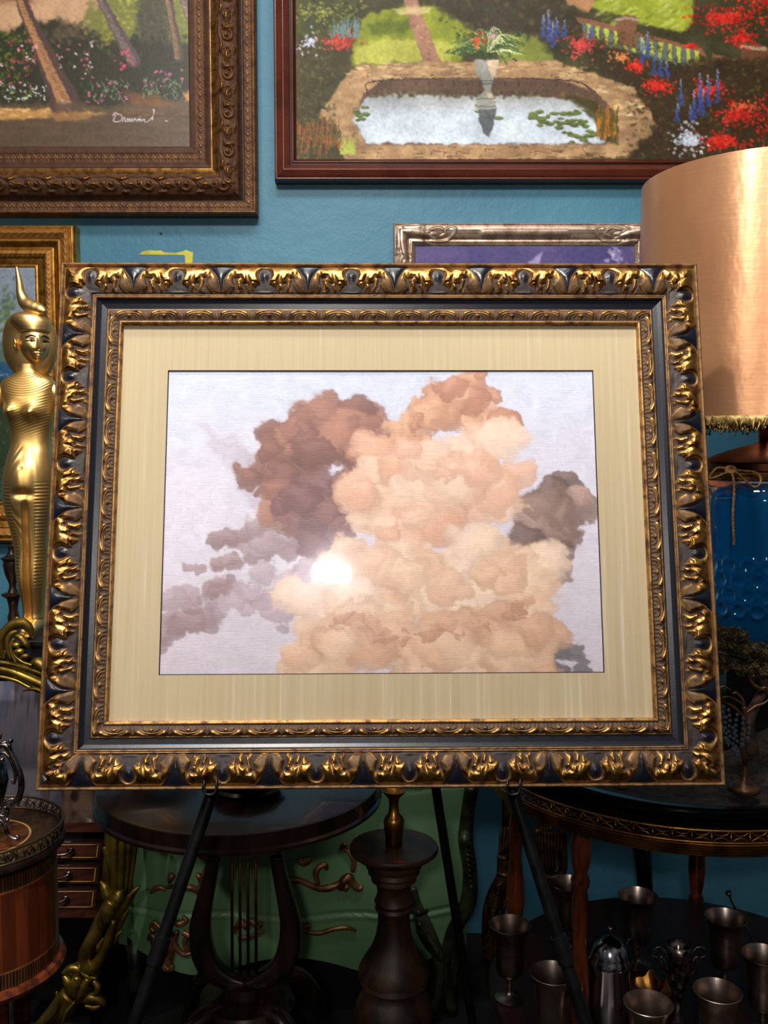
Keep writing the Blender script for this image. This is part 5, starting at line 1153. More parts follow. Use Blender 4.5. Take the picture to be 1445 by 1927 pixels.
# ================================================================ TURNED PEDESTAL AND BRASS VASE
PY_ = 1.95; kk = PY_/FPX; PXC = at(741, 1600, PY_).x; ptz = at(741, 1591, PY_).z
tpz = thing('turned_pedestal', 'crackled brown turned wooden pedestal with round top beside easel rear leg', 'pedestal', (PXC, PY_, 0))
def pz_(y): return ptz-(y-1591)*kk*1.02
prof = [(0, ptz), (84*kk, ptz), (86*kk, ptz-.004), (85*kk, pz_(1600)), (80*kk, pz_(1604)), (56*kk, pz_(1606)), (56*kk, pz_(1622)), (54*kk, pz_(1630)), (47*kk, pz_(1634)), (50*kk, pz_(1642)), (42*kk, pz_(1648)), (44*kk, pz_(1656)), (34*kk, pz_(1664)), (32*kk, pz_(1680)), (34*kk, pz_(1690)), (38*kk, pz_(1698)), (34*kk, pz_(1706)), (37*kk, pz_(1712)), (31*kk, pz_(1720)),
        (31*kk, pz_(1740)), (35*kk, pz_(1765)), (44*kk, pz_(1790)), (60*kk, pz_(1815)), (68*kk, pz_(1830)), (70*kk, pz_(1842)), (62*kk, pz_(1846)), (66*kk, pz_(1856)), (56*kk, pz_(1862)), (56*kk, pz_(1872)), (62*kk, pz_(1880)), (74*kk, pz_(1900)), (78*kk, pz_(1930)), (76*kk, pz_(1960)), (84*kk, pz_(1990)), (100*kk, .03), (104*kk, 0), (0, 0)]
pc = [prof[0]]
for q in prof[1:]:
    pc.append((q[0], min(q[1], pc[-1][1]) if q[1] > .04 else q[1]))
MB().lathe(pc, (PXC, PY_, 0), 72).build('turned_column', M['crackwood'], tpz, True, 50)
q = at(754, 1617, PY_-.085)
MB().box((at(742, 0, 1.88).x, 1.866, ptz), (at(765, 0, 1.88).x, 1.876, ptz+.0008)).build('red_label', M['red'], tpz, False)
vs = thing('brass_vase', 'small narrow-necked brass vase standing on the turned pedestal', 'vase', (PXC, PY_, ptz))
def vz(y): return (1593-y)*kk*1.03
MB().lathe([(0, 0), (15*kk, 0), (17*kk, vz(1589)), (16*kk, vz(1580)), (19*kk, vz(1560)), (20*kk, vz(1545)), (17*kk, vz(1538)), (11*kk, vz(1532)), (9*kk, vz(1515)), (10*kk, vz(1504)), (14*kk, vz(1498)), (22*kk, vz(1490)), (24*kk, vz(1486)), (22*kk, vz(1485)), (10*kk, vz(1498)), (0, vz(1500))], (PXC, PY_, ptz), 40).build('vase_body', M['brass'], vs, True, 60)

# ================================================================ GREEN COMMODE
gr = thing('green_commode', 'green painted commode with gilt scroll mounts standing behind the lyre table', 'commode', (at(540, 1700, 2.5).x, 2.6, 0))
x0, x1 = at(216, 1650, 2.42).x, at(880, 1650, 2.42).x; zt_, zb_ = .80, .155
nx, nz_ = 200, 120
u = np.linspace(0, 1, nx)[None, :]; w = np.linspace(0, 1, nz_)[:, None]
xs = x0+(x1-x0)*u; bot = zb_+.030*np.cos(u*4*PI)*1.0; zs = zt_+(bot-zt_)*w
ym = 2.43-.045*np.sin(PI*u)+.012*np.cos(6*PI*u)-.018*np.sin(PI*w)+0*zs
zline = at(500, 1714, 2.4).z
for zl, a_ in ((zline, .006), (zline-.012, -.004)): ym = ym+a_*np.exp(-((zs-zl)/.003)**2)
ym = ym+.004*np.exp(-((zs-.62)/.003)**2)
def yfront(X, Z):
    uu = (X-x0)/(x1-x0); ww = min(max((zt_-Z)/(zt_-zb_), 0), 1); return 2.43-.045*math.sin(PI*uu)+.012*math.cos(6*PI*uu)-.018*math.sin(PI*ww)
grid_mesh('bowed_front', np.stack([xs+0*zs, ym, zs], -1), M['green'], gr)
MB().box((x0, 2.44, zb_+.04), (x0+.015, 2.80, zt_)).build('side_panel', M['green'], gr, False); MB().box((x1-.015, 2.44, zb_+.04), (x1, 2.80, zt_)).build('side_panel', M['green'], gr, False)
MB().box((x0, 2.375, zt_), (x1+.02, 2.81, zt_+.022)).build('top', M['darkwood'], gr, False)
def on_front(px_, py_, off=.006):
    Y = 2.40
    for _ in range(5): p = at(px_, py_, Y); Y = yfront(p.x, p.z)-off
    return at(px_, py_, Y)
M['gilt_mount'] = mat('dull_gilt_mount', rgb(172, 124, 88), rgb(104, 68, 42), .42, .7, 30, .3, 70)
def mount(strokes):
    mb = MB(); k = 2.4/FPX
    for pts, rr in strokes:
        Q = spline([tuple(on_front(x, y)) for x, y in pts], 30); mb.tube([Vector(q) for q in Q], list(np.interp(np.linspace(0, 1, len(Q)), np.linspace(0, 1, len(rr)), np.array(rr)*k*1.5)), 8)
    mb.build('gilt_mount', M['gilt_mount'], gr)
mount([([(283, 1680), (292, 1672), (302, 1670), (312, 1676)], [2, 4, 4, 2]), ([(318, 1662), (322, 1650), (326, 1646)], [2, 5, 4]), ([(344, 1672), (358, 1670), (370, 1676), (374, 1686)], [3, 5, 4, 2]), ([(372, 1676), (380, 1660), (374, 1648), (368, 1646)], [3, 4, 4, 2]),
       ([(384, 1682), (380, 1664), (372, 1650)], [2, 4, 2]), ([(380, 1668), (386, 1640), (398, 1626), (410, 1622)], [3, 4, 3, 2]), ([(366, 1604), (380, 1610), (396, 1612), (404, 1606)], [3, 5, 4, 2]), ([(300, 1672), (330, 1668), (350, 1672)], [2, 3, 2]), ([(392, 1656), (388, 1670), (380, 1684)], [2, 4, 2])])
mount([([(290, 1734), (300, 1746), (292, 1754), (284, 1744), (290, 1734)], [3, 4, 4, 3, 2]), ([(322, 1728), (336, 1738), (350, 1732), (344, 1724)], [2, 5, 4, 2]), ([(352, 1752), (364, 1746), (370, 1738)], [3, 4, 1.5]), ([(318, 1752), (312, 1780), (306, 1806), (314, 1822), (326, 1816)], [6, 7, 6, 6, 3]),
       ([(334, 1752), (328, 1770), (334, 1786), (348, 1796), (364, 1792)], [3, 4, 4, 4, 2]), ([(356, 1760), (348, 1772), (352, 1784), (366, 1788), (380, 1782)], [4, 4, 4, 3, 2]), ([(322, 1764), (322, 1790), (318, 1812), (324, 1826)], [4, 5, 5, 3]), ([(344, 1754), (356, 1760), (360, 1770)], [4, 6, 4]), ([(280, 1768), (286, 1760), (292, 1768), (286, 1776)], [3, 5, 5, 3])])
mount([([(541, 1656), (560, 1656), (580, 1664), (600, 1672), (622, 1670), (640, 1662)], [4, 4, 4, 4, 5, 4]), ([(598, 1664), (594, 1646), (600, 1632), (612, 1628), (614, 1636)], [3, 4, 4, 4, 3]), ([(640, 1674), (646, 1658), (656, 1650), (664, 1662), (674, 1672), (682, 1668)], [4, 6, 5, 5, 5, 3]),
       ([(664, 1640), (666, 1620), (656, 1604), (644, 1596)], [3, 4, 3, 2]), ([(640, 1594), (648, 1590), (654, 1598)], [2, 4, 2]), ([(646, 1660), (652, 1668), (648, 1676)], [3, 5, 3]), ([(560, 1618), (572, 1622), (586, 1616)], [3, 6, 3])])
mount([([(572, 1746), (580, 1742), (578, 1752), (572, 1752)], [2, 4, 3, 2]), ([(576, 1754), (600, 1756), (630, 1748), (654, 1746), (670, 1752)], [3, 3, 3, 3, 2])])
mount([([(440, 1754), (452, 1734), (462, 1744), (472, 1732), (486, 1744), (492, 1736)], [3, 4, 4, 4, 4, 2]), ([(448, 1766), (470, 1762), (496, 1752)], [3, 3, 2])])
# carved corner post and leg at its right
cp = MB()
def T2(mb, pts, rr, Y, n=30, s=10): T(mb, pts, rr, Y, n, s, 1)
T2(cp, [(888, 1480), (880, 1530), (876, 1580), (884, 1640), (880, 1700), (850, 1760), (836, 1830), (850, 1900)], [14, 13, 15, 14, 16, 14, 12, 12], 2.42, 60, 14)
T2(cp, [(876, 1566, -.03), (874, 1580, -.045), (880, 1590, -.04)], [8, 11, 8], 2.42)
for k in range(8): T2(cp, [(872+k*2, 1590+k*10, -.035), (880+k, 1600+k*10, -.045), (892, 1606+k*11, -.03)], [2, 4, 2], 2.42, 12, 8)
cp.build('corner_post', M['greendark'], gr)
lg = MB()
T2(lg, [(776, 1670), (784, 1700), (792, 1726), (800, 1750), (812, 1775), (824, 1800), (826, 1860), (815, 1900)], [8, 9, 14, 18, 16, 12, 9, 9], 2.38, 50, 14)
for k in range(9): T2(lg, [(782+k*4, 1732+k*5, -.03), (790+k*4, 1740+k*6, -.048), (800+k*3, 1756+k*6, -.04), (806+k*3, 1776+k*4, -.03)], [2, 3.5, 3.5, 2], 2.38, 12, 8)
T2(lg, [(778, 1712, -.03), (788, 1718, -.045), (804, 1714, -.03)], [4, 7, 4], 2.38)
lg.build('leg', M['greendark'], gr)
for x in (x0+.04, x1-.04, x0+.3):
    MB().tube([Vector((x, 2.46, zb_+.06)), Vector((x, 2.45, .10)), Vector((x, 2.44, 0))], [.03, .018, .02], 12).build('leg', M['greendark'], gr)

# ================================================================ SMALL BOW-FRONT CHEST ON A DARK STAND, LEFT
ch = thing('bowfront_chest', 'small glossy inlaid mahogany chest of drawers with brass handles, left behind drum table', 'chest of drawers', (at(120, 1700, 2.3).x, 2.36, 0))
CYc = 2.24
def chp(px_, py_, off=0.0):
    Y = CYc
    t = (px_-90)/110.; Y = CYc+.075*t*t-off; return at(px_, py_, Y)
def bow_panel(name, xa_, xb_, ya, yb, off, thick, m, par, taper=0):
    nxx = 26; mb = MB(); V = []
    for i in range(nxx):
        for (yy, oo) in ((ya, off), (yb, off), (yb, off-thick), (ya, off-thick)):
            s_ = (yy-1600)*taper; V.append(chp(xa_+(xb_-s_-xa_)*i/(nxx-1), yy, oo))
    F = []
    for i in range(nxx-1):
        for k in range(4): F.append((i*4+k, i*4+(k+1) % 4, (i+1)*4+(k+1) % 4, (i+1)*4+k))
    F.append((0, 1, 2, 3)); F.append(tuple((nxx-1)*4+k for k in range(4)))
    return mb.add(V, F).build(name, m, par, True, 30)
M['glossmah'] = mat('polished_mahogany', rgb(84, 44, 34), rgb(60, 30, 26), .22, 0, 7, .55, 22, vec=(.5, .5, 8), coat=.8)
M['glossdark'] = mat('polished_dark_mahogany', rgb(52, 34, 36), rgb(34, 20, 22), .2, 0, 7, .1, 14, vec=(1, 1, 6), coat=.8)
bow_panel('case', 0, 204, 1556, 1722, 0, .10, M['glossdark'], ch, .12)
bow_panel('cornice', 0, 208, 1548, 1566, .014, .10, M['glossmah'], ch, .0)
bow_panel('plinth', 0, 196, 1712, 1727, .010, .10, M['glossmah'], ch, 0)
for (ya, yb) in ((1586, 1618), (1630, 1663), (1674, 1711)):
    dr = bow_panel('drawer', 20, 190, ya, yb, .005, .02, M['glossmah'], ch, .1)
    xr_ = 184-(ya-1590)*.1
    mb = MB()
    for A_, B_ in (((26, ya+4), (xr_, ya+4)), ((26, yb-4), (xr_-3, yb-4)), ((xr_, ya+4), (xr_-3, yb-4))):
        mb.tube([chp(A_[0]+(B_[0]-A_[0])*t, A_[1]+(B_[1]-A_[1])*t, .006) for t in np.linspace(0, 1, 14)], .0011, 6)
    mb.build('inlay_line', M['cream'], dr)
    yc = (ya+yb)/2; mb = MB(); xo = -(ya-1590)*.12
    for xx in (88, 134): mb.tube([chp(xx+xo-8, yc-1, .008), chp(xx+xo, yc-5, .012), chp(xx+xo+6, yc, .010), chp(xx+xo, yc+3, .012)], [.002, .005, .003, .002], 8)
    mb.tube([Vector(q_) for q_ in spline([tuple(chp(xx+xo, yy, .018)) for xx, yy in ((88, yc-1), (98, yc+5), (111, yc+7), (124, yc+5), (134, yc-1))], 20)], .0028, 8); mb.tube([chp(111+xo, yc+7, .016), chp(111+xo, yc+13, .010)], .003, 8)
    mb.build('handle', M['darksilver'], dr)
a = chp(0, 1727, -.01); b_ = chp(196, 1727, -.04)
MB().box((a.x, 2.33, .10), (b_.x-.01, 2.54, a.z)).build('stand', M['lacquer'], ch, False)
for xx in (a.x+.02, b_.x-.03): MB().tube([Vector((xx, 2.36, .10)), Vector((xx, 2.36, 0))], [.018, .012], 10).build('leg', M['lacquer'], ch, True, 40)
up = MB(); V = []; F = []; n = 40
tpt = spline([(1548, 104, 203), (1536, 110, 202), (1520, 118, 194), (1504, 121, 187), (1488, 120, 184), (1470, 118, 186), (1440, 112, 190)], 30)
for yy, l, r_ in tpt:
    for i in range(n):
        a = 2*PI*i/n; cx_ = (l+r_)/2; w_ = (r_-l)/2; ca_, sa_ = math.cos(a), math.sin(a); p = at(cx_+w_*math.copysign(abs(ca_)**.6, ca_), yy, 2.32); V.append((p.x, 2.32-.045*math.copysign(abs(sa_)**.6, sa_), p.z))
for j in range(len(tpt)-1):
    for i in range(n): F.append((j*n+i, j*n+(i+1) % n, (j+1)*n+(i+1) % n, (j+1)*n+i))
F.append(tuple(range(n))); F.append(tuple((len(tpt)-1)*n+i for i in range(n)))
cbx = up.add(V, F).build('waisted_box', mat('mottled_glaze', rgb(104, 82, 70), rgb(40, 30, 28), .16, .1, 26, .3, 30, coat=.7, lo=.42, hi=.62), None)
tag(cbx, 'waisted glossy brown mottled box on top of the small bow-front chest', 'box')
# leaning panel behind, a mirror's reflections painted on as grey-brown streaks
m, nt, b = nmat('painted_reflection'); b.inputs['Roughness'].default_value = .3
tcx = nt.nodes.new('ShaderNodeTexCoord'); mpx = nt.nodes.new('ShaderNodeMapping'); mpx.inputs['Rotation'].default_value = (0, math.radians(-9), 0); mpx.inputs['Scale'].default_value = (13, 1, 1.5)
nzx = nt.nodes.new('ShaderNodeTexNoise'); nzx.inputs['Scale'].default_value = 1.4; nzx.inputs['Detail'].default_value = 5; nt.links.new(tcx.outputs['Object'], mpx.inputs[0]); nt.links.new(mpx.outputs[0], nzx.inputs['Vector'])
rx = nt.nodes.new('ShaderNodeValToRGB'); rx.color_ramp.elements[0].position = .32; rx.color_ramp.elements[0].color = rgb(64, 64, 80); rx.color_ramp.elements[1].position = .72; rx.color_ramp.elements[1].color = rgb(168, 124, 98)
e = rx.color_ramp.elements.new(.46); e.color = rgb(116, 120, 142); e = rx.color_ramp.elements.new(.56); e.color = rgb(148, 142, 152); e = rx.color_ramp.elements.new(.63); e.color = rgb(96, 84, 92)
nt.links.new(nzx.outputs['Fac'], rx.inputs[0]); nt.links.new(rx.outputs[0], b.inputs['Base Color'])
cz = at(0, 1545, 2.58).z; A = at(-60, 1246, 2.70); B = at(190, 1246, 2.70)
sc = MB().add([(A.x, 2.575, cz), (B.x, 2.575, cz), (B.x, 2.70, A.z), (A.x, 2.70, A.z), (A.x, 2.595, cz), (B.x, 2.595, cz), (B.x, 2.72, A.z), (A.x, 2.72, A.z)], [(0, 1, 2, 3), (7, 6, 5, 4), (0, 4, 5, 1), (3, 2, 6, 7), (0, 3, 7, 4), (1, 5, 6, 2)]).build('reflection_panel', m, None, False)
tag(sc, 'leaning panel with mirror reflections painted as grey and brown streaks under the gilt console', 'canvas')
bx = MB().box((A.x, 2.555, .0), (B.x+.01, 2.80, cz-.002)).build('dark_cabinet', M['lacquer'], None, False); tag(bx, 'plain black cabinet behind the small bow-front chest', 'cabinet')

# ================================================================ DRUM TABLE, LEFT
DX, DY, DR = at(-40, 1575, 1.62).x, 1.62, .142
dzt = at(115, 1578, DY).z; dzb = at(92, 1806, DY).z
dt = thing('drum_table', 'marquetry drum table with pierced gallery at the lower left edge', 'table', (DX, DY, 0))
MB().lathe([(0, dzt), (DR-.002, dzt), (DR+.001, dzt-.006), (DR+.001, dzt-.012), (DR-.010, dzt-.018), (DR-.012, dzt-.024), (0, dzt-.024)], (DX, DY, 0), 96).build('tabletop', M['darkwood'], dt, True, 40)
MB().lathe([(0, dzt+.0006), (.082, dzt+.0006), (.082, dzt), (0, dzt)], (DX, DY, 0), 64).build('inlaid_medallion', M['rosewood'], dt, False)
MB().lathe([(.082, dzt+.0003), (.084, dzt+.0012), (.086, dzt+.0003)], (DX, DY, 0), 64).build('inlay_ring', M['cream'], dt)
def stripes(name, c1, c2, freq, rough=.28):
    m, nt, b = nmat(name); b.inputs['Roughness'].default_value = rough; b.inputs['Coat Weight'].default_value = .4
    a = nt.nodes.new('ShaderNodeAttribute'); a.attribute_name = 'col'; mx_ = nt.nodes.new('ShaderNodeMix'); mx_.data_type = 'RGBA'
    t = nt.nodes.new('ShaderNodeTexNoise'); t.inputs['Scale'].default_value = 12; nt.links.new(a.outputs['Color'], mx_.inputs[6]); mx_.inputs[7].default_value = (.02, .008, .004, 1)
    tc_ = nt.nodes.new('ShaderNodeTexCoord'); mp_ = nt.nodes.new('ShaderNodeMapping'); mp_.inputs['Scale'].default_value = (6, 6, 1); nt.links.new(tc_.outputs['Object'], mp_.inputs[0]); nt.links.new(mp_.outputs[0], t.inputs['Vector'])
    k = nt.nodes.new('ShaderNodeMapRange'); k.inputs['From Min'].default_value = .4; k.inputs['From Max'].default_value = .75; k.inputs['To Max'].default_value = .6; nt.links.new(t.outputs['Fac'], k.inputs[0]); nt.links.new(k.outputs[0], mx_.inputs[0]); nt.links.new(mx_.outputs[2], b.inputs['Base Color']); return m
na_, nz2 = 720, 120; aa = np.linspace(0, 2*PI, na_)[None, :]; zz = np.linspace(dzt-.024, dzb, nz2)[:, None]; hd = dzt-.024-dzb; tt = (dzt-.024-zz)/hd
RR = (DR-.014)*np.ones_like(aa*zz)
pan = np.floor(aa/(2*PI)*34); rng = np.random.default_rng(5).uniform(.55, 1.15, 64); c0 = s2l(np.array([116, 52, 26])/255.)
col = c0[None, None, :]*rng[pan.astype(int) % 64][..., None]*np.ones((nz2, 1, 1))
fine = (np.mod(aa*150/(2*PI), 1) > .5)*1.0; fcol = (s2l(np.array([104, 62, 36])/255.)[None, None, :]*fine[..., None]+s2l(np.array([34, 16, 10])/255.)[None, None, :]*(1-fine[..., None]))*np.ones((nz2, 1, 1))
edge = ((tt < .13) | (tt > .84))[..., None]*np.ones((1, na_, 1)); col = np.where(edge > 0, fcol, col)
line_ = (np.abs(tt-.135) < .008) | (np.abs(tt-.835) < .008); col = np.where((line_*np.ones_like(aa))[..., None] > 0, s2l(np.array([150, 92, 48])/255.), col)
grid_mesh('marquetry_drum', np.stack([DX+RR*np.cos(aa), DY+RR*np.sin(aa), zz+0*aa], -1), stripes('marquetry', None, None, 1), dt, col)
MB().lathe([(0, dzb+.004), (DR-.014, dzb+.004), (DR-.006, dzb+.002), (DR-.002, dzb-.006), (DR-.008, dzb-.016), (DR-.02, dzb-.020), (0, dzb-.020)], (DX, DY, 0), 96).build('base_moulding', M['redwood'], dt, True, 40)
for k in range(3):
    a = -.9+k*2*PI/3; c = Vector((DX+.09*math.cos(a), DY+.09*math.sin(a), 0)); MB().tube([c+Vector((0, 0, dzb-.02)), c+Vector((0, 0, .2)), c+Vector((0, 0, 0))], [.016, .013, .010], 14).build('leg', M['mahogany'], dt, True, 40)
gm = MB(); GHd = .022
for zz_ in (0.0, GHd): gm.lathe([(DR-.001, zz_), (DR-.001, zz_+.003), (DR-.004, zz_+.003), (DR-.004, zz_), (DR-.001, zz_)], (DX, DY, dzt), 128)
ng = 54
for i in range(ng):
    a = 2*PI*i/ng; w_ = 2*PI/ng
    def dp(a_, z_): return Vector((DX+(DR-.0025)*math.cos(a_), DY+(DR-.0025)*math.sin(a_), dzt+z_))
    s_ = 1 if i % 2 else -1; zc_ = GHd/2+.0015
    gm.tube([dp(a, zc_-s_*.008), dp(a+w_*.35, zc_+s_*.001), dp(a+w_*.28, zc_+s_*.007), dp(a, zc_+s_*.004), dp(a-w_*.28, zc_+s_*.007), dp(a-w_*.35, zc_+s_*.001), dp(a, zc_-s_*.008)], .0011, 5)
    gm.tube([dp(a+w_*.5, .002), dp(a+w_*.5, GHd+.001)], .0013, 5)
gm.build('pierced_gallery', mat('dark_bronze', rgb(120, 96, 66), rgb(60, 42, 28), .35, 1), dt)
# silver ewer on the drum table
EW = at(-34, 1560, 1.60); ez = dzt
ew = thing('silver_ewer', 'ornate dark silver ewer with scrolled handle on the drum table', 'ewer', (EW.x, 1.60, ez))
kk = 1.60/FPX
def T3(mb, pts, rr, n=40, s=10): T(mb, pts, rr, 1.58, n, s, 1)
MB().lathe([(0, .018), (14*kk, .018), (9*kk, .026), (8*kk, .034), (22*kk, .046), (42*kk, .075), (50*kk, .105), (46*kk, .135), (30*kk, .158), (20*kk, .172), (22*kk, .190), (30*kk, .205), (26*kk, .203), (0, .19)], (EW.x, 1.60, ez), 64, mod=lambda a, z: 1+.02*math.sin(a*16)).build('body', M['darksilver'], ew)
mb = MB()
T3(mb, [(-6, 1410), (4, 1402), (14, 1406), (22, 1420), (32, 1440), (39, 1462), (40, 1484), (34, 1504), (24, 1516), (10, 1524), (0, 1528)], [4, 5, 6, 6, 6, 6, 6.5, 6, 5, 4, 4])
T3(mb, [(-4, 1424), (6, 1416), (18, 1426), (26, 1446), (29, 1462), (26, 1474), (22, 1466)], [2, 3, 3.5, 3, 3, 3, 2]); T3(mb, [(0, 1404), (6, 1398), (12, 1396)], [3, 4, 2]); T3(mb, [(-10, 1392), (-2, 1388), (2, 1380)], [4, 5, 2])
for x, y, r in ((20, 1394, 5), (18, 1402, 4), (4, 1430, 5), (10, 1520, 4)):
    c = at(x, y, 1.575); mb.ball(c, r*kk, 8)
T3(mb, [(4, 1520), (14, 1508), (24, 1504), (30, 1512)], [3, 5, 4, 2]); T3(mb, [(-6, 1532), (8, 1536), (14, 1528), (10, 1518)], [3, 5, 4, 3])
mb.build('handle', M['darksilver'], ew)
mb = MB()
for pts in ([(-6, 1540), (4, 1546), (10, 1556), (14, 1568), (22, 1576), (32, 1580), (34, 1576), (30, 1572)], [(0, 1552), (10, 1548), (14, 1542), (10, 1540)], [(-74, 1540), (-84, 1556), (-92, 1574), (-104, 1580)], [(-40, 1546), (-36, 1570), (-30, 1592), (-24, 1598)]):
    T3(mb, pts, [4]*len(pts[:-1])+[2.5], 30)
mb.build('scrolled_feet', M['darksilver'], ew)

# ================================================================ CARVED CONSOLE BEHIND THE GALLERY TABLE
cc_ = thing('carved_console', 'dark console on bronzed feather-carved legs behind the gallery table', 'console table', (at(1060, 1700, 2.66).x, 2.66, 0))
ctz = .80
MB().box((at(930, 0, 2.66).x, 2.58, ctz), (at(1260, 0, 2.66).x, 2.80, ctz+.03)).build('console_top', M['lacquer'], cc_, False)
def carved_leg(x_off, sgn=1):
    mb = MB(); Y = 2.62
    pts = [(958, 1430), (958, 1540), (952, 1590), (950, 1620), (948, 1650), (936, 1680), (925, 1710), (920, 1760), (924, 1810), (936, 1850), (950, 1870)]
    f = lambda x: x_off+sgn*(x-950)
    T2(mb, [(f(x), y) for x, y in pts], [16, 14, 13, 15, 15, 18, 17, 14, 13, 12, 16], Y, 70, 16)
    for yy in (1612, 1644): T2(mb, [(f(936), yy, -.05), (f(950), yy+3, -.06), (f(964), yy, -.05)], [4, 5, 4], Y, 14, 8)
    for k in range(12):
        a_ = k/11; T2(mb, [(f(952-20*a_), 1655+6*k, -.05), (f(936-16*a_), 1668+8*k, -.06), (f(918-6*a_), 1692+9*k, -.045)], [2, 4, 2], Y, 14, 8)
        T2(mb, [(f(960-18*a_), 1652+8*k, -.05), (f(956-20*a_), 1670+9*k, -.06), (f(948-22*a_), 1692+10*k, -.05)], [2, 3.5, 2], Y, 14, 8)
    for k in range(5): T2(mb, [(f(944+k*6), 1556, -.04), (f(942+k*6), 1580, -.05), (f(940+k*6), 1606, -.05)], [2, 3, 3], Y, 12, 8)
    p = at(f(950), 1875, Y); mb.tube([p, Vector((p.x, Y, 0))], [.03, .04], 12)
    mb.build('leg', M['bronzecarve'], cc_)
carved_leg(950); carved_leg(1030, -1)
for x in (1206,): MB().tube([at(1198, 1480, 2.70), at(1212, 1650, 2.70), Vector((at(1222, 1800, 2.70).x, 2.70, 0))], [.034, .024, .018], 10).build('leg', M['lacquer'], cc_)
T2b = MB()
T2(T2b, [(1012, 1560), (1010, 1600), (1012, 1640), (1036, 1650), (1058, 1640), (1060, 1600), (1058, 1560)], [8, 8, 8, 7, 8, 8, 8], 2.55, 40, 10)
for k in range(8): T2(T2b, [(1014+k*6, 1566, -.02), (1014+k*6, 1600, -.03), (1016+k*6, 1636, -.02)], [3, 3, 2], 2.55, 12, 8)
T2b.build('fringed_apron', M['bronzecarve'], cc_)

# ================================================================ SILVER ON THE LOWER SHELF
def goblet_mb():
    mb = MB(); h = .162
    mb.lathe([(0, 0), (.030, 0), (.031, .003), (.026, .006), (.010, .010), (.0055, .018), (.0065, .026), (.0075, .030), (.0055, .034), (.0060, .042), (.012, .050), (.026, .056), (.030, .066), (.031, .10), (.033, .130), (.037, .148), (.0445, h), (.0435, h+.0008), (.036, .147), (.031, .128), (.0285, .10), (.028, .070), (.022, .060), (0, .056)], (0, 0, 0), 56)
    return mb
gobs = [(1200, 1685, 2.08, 'silver goblet at the back of the lower shelf between the two turned legs'), (960, 1740, 1.95, 'leftmost of the silver goblets on the lower shelf'), (1040, 1844, 1.765, 'silver goblet half hidden by the right easel leg'),
        (1366, 1721, 1.98, 'silver goblet right of the turned leg with a long spoon beside it'), (1438, 1795, 1.83, 'silver goblet cut by the right edge of the photo'), (1350, 1859, 1.705, 'silver goblet in front right of the two-handled cup'),
        (1220, 1884, 1.666, 'silver goblet nearest the camera left of the two-handled cup'), (1072, 1692, 2.14, 'silver goblet mostly hidden behind the front turned leg')]
first = None
for i, (x, y, Y, lab) in enumerate(gobs):
    p = at(x, y, Y)
    if first is None:
        g = thing('silver_goblet', lab, 'goblet', (p.x, Y, shz+.0005), 'silver goblets on the lower shelf'); o = goblet_mb().build('cup', M['silver'], None, True, 60); o.parent = g
        s2 = None; first = (g, o)
    else:
        g = first[0].copy(); COL.objects.link(g); g.location = (p.x, Y, shz+.0005); g['label'] = lab; o = first[1].copy(); COL.objects.link(o); o.parent = g
    g.rotation_euler = (0, 0, i*1.3); g.scale = (1, 1, 1)
sp_ = MB(); Q = CP([(1370, 1678, 0), (1378, 1700, 0), (1392, 1722, 0), (1402, 1742, 0), (1416, 1770, 0), (1424, 1800, 0)], 2.10, 40); sp_.tube(Q, [.007, .008, .006]+[.0025]*(len(Q)-3), 8)
p = Q[-1]; sp_.tube([p, Vector((p.x+.02, 2.08, shz+.012))], .0025, 8)
s = sp_.build('silver_spoon', M['silver'], None); tag(s, 'long thin silver spoon leaning behind the goblets at right', 'spoon')
# lidded pot
JX = at(1147, 1808, 1.85)
pt = thing('lidded_pot', 'lidded silver chocolate pot with domed lid between turned leg and two-handled cup', 'pot', (JX.x, 1.85, shz))
kk = 1.85/FPX; hz = JX.z-shz
MB().lathe([(0, 0), (34*kk, 0), (36*kk, .004), (34*kk, .010), (37*kk, .03), (39*kk, hz*.5), (38*kk, hz-.012), (41*kk, hz-.004), (41*kk, hz), (0, hz)], (JX.x, 1.85, shz), 56).build('pot_body', M['darksilver'], pt, True, 50)
M['polsilver'] = mat('polished_silver', rgb(190, 188, 194), rgb(140, 138, 146), .16, 1, 10)
pt.children[0].data.materials[0] = M['polsilver']
ld = MB().lathe([(42*kk, hz+.0), (42*kk, hz+.004), (38*kk, hz+.010), (37*kk, hz+.016), (30*kk, hz+.034), (18*kk, hz+.046), (6*kk, hz+.051), (2.5*kk, hz+.054), (3*kk, hz+.060), (5*kk, hz+.066), (3*kk, hz+.071), (0, hz+.072)], (JX.x, 1.85, shz), 56).build('lid', M['polsilver'], pt, True, 50)
mb = MB(); T(mb, [(1176, 1786), (1184, 1768), (1194, 1774), (1196, 1800), (1194, 1840), (1188, 1870), (1180, 1880)], [2.5, 3.5, 3.5, 3, 3, 3, 3], 1.85, 40, 8, 1); mb.build('handle', M['darksilver'], pt)
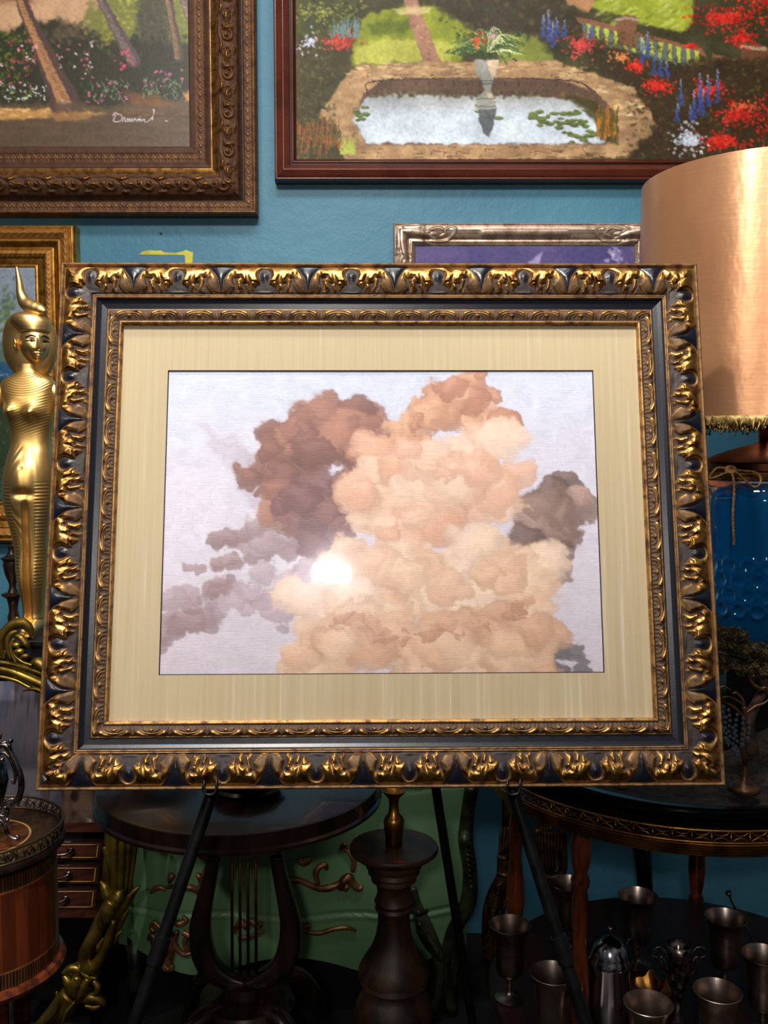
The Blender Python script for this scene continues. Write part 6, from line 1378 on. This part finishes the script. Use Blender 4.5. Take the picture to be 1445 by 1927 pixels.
# two handled trophy cup
TC = at(1278, 1776, 1.76)
tr_ = thing('trophy_cup', 'small ornate two-handled silver cup among the goblets', 'cup', (TC.x, 1.76, shz))
kk = 1.76/FPX; H = TC.z-shz
MB().lathe([(0, 0), (24*kk, 0), (25*kk, .006), (20*kk, .012), (14*kk, .02), (14*kk, H*.30), (9*kk, H*.36), (6*kk, H*.42), (9*kk, H*.46), (7*kk, H*.50), (12*kk, H*.56), (20*kk, H*.66), (21*kk, H*.80), (20*kk, H*.90), (24*kk, H), (22*kk, H), (18*kk, H*.88), (0, H*.7)], (TC.x, 1.76, shz), 64, mod=lambda a, z: 1+.05*math.sin(a*9+z*300)*math.sin(z*420)).build('cup_body', M['darksilver'], tr_)
for sg in (-1, 1):
    mb = MB(); f = lambda x: 1278+sg*(x-1278)
    T(mb, [(f(1298), 1804), (f(1304), 1790), (f(1314), 1782), (f(1324), 1786), (f(1326), 1798), (f(1318), 1802)], [2.5, 3, 3, 3, 2.5, 3], 1.76, 30, 8, 1); T(mb, [(f(1300), 1812), (f(1312), 1800), (f(1310), 1814), (f(1306), 1828), (f(1298), 1836)], [3, 3, 3, 3, 2.5], 1.76, 30, 8, 1); T(mb, [(f(1320), 1788), (f(1330), 1800)], [2, 1.5], 1.76, 6, 6, 1)
    mb.build('handle', M['darksilver'], tr_)
# leaf shaped brass dish
n1, n2 = 60, 30; uu = np.linspace(0, 2*PI, n1)[None, :]; vv = np.linspace(0.02, 1, n2)[:, None]; c = at(1230, 1834, 1.93)
rad = .052*vv*(1+.10*np.cos(uu*2)+.08*np.cos(uu*5+.6)*vv); zz = shz+.006+.034*vv**2.2+.010*np.sin(uu*5)*vv**2+.006*np.cos(uu*9)*vv**2
dsh = grid_mesh('brass_dish', np.stack([c.x+rad*np.cos(uu), 1.93+rad*np.sin(uu)*.95, zz], -1), M['brass'], None)
md = dsh.modifiers.new('thickness', 'SOLIDIFY'); md.thickness = .002
tag(dsh, 'small crumpled leaf-shaped brass dish on the lower shelf by the two-handled cup', 'dish')
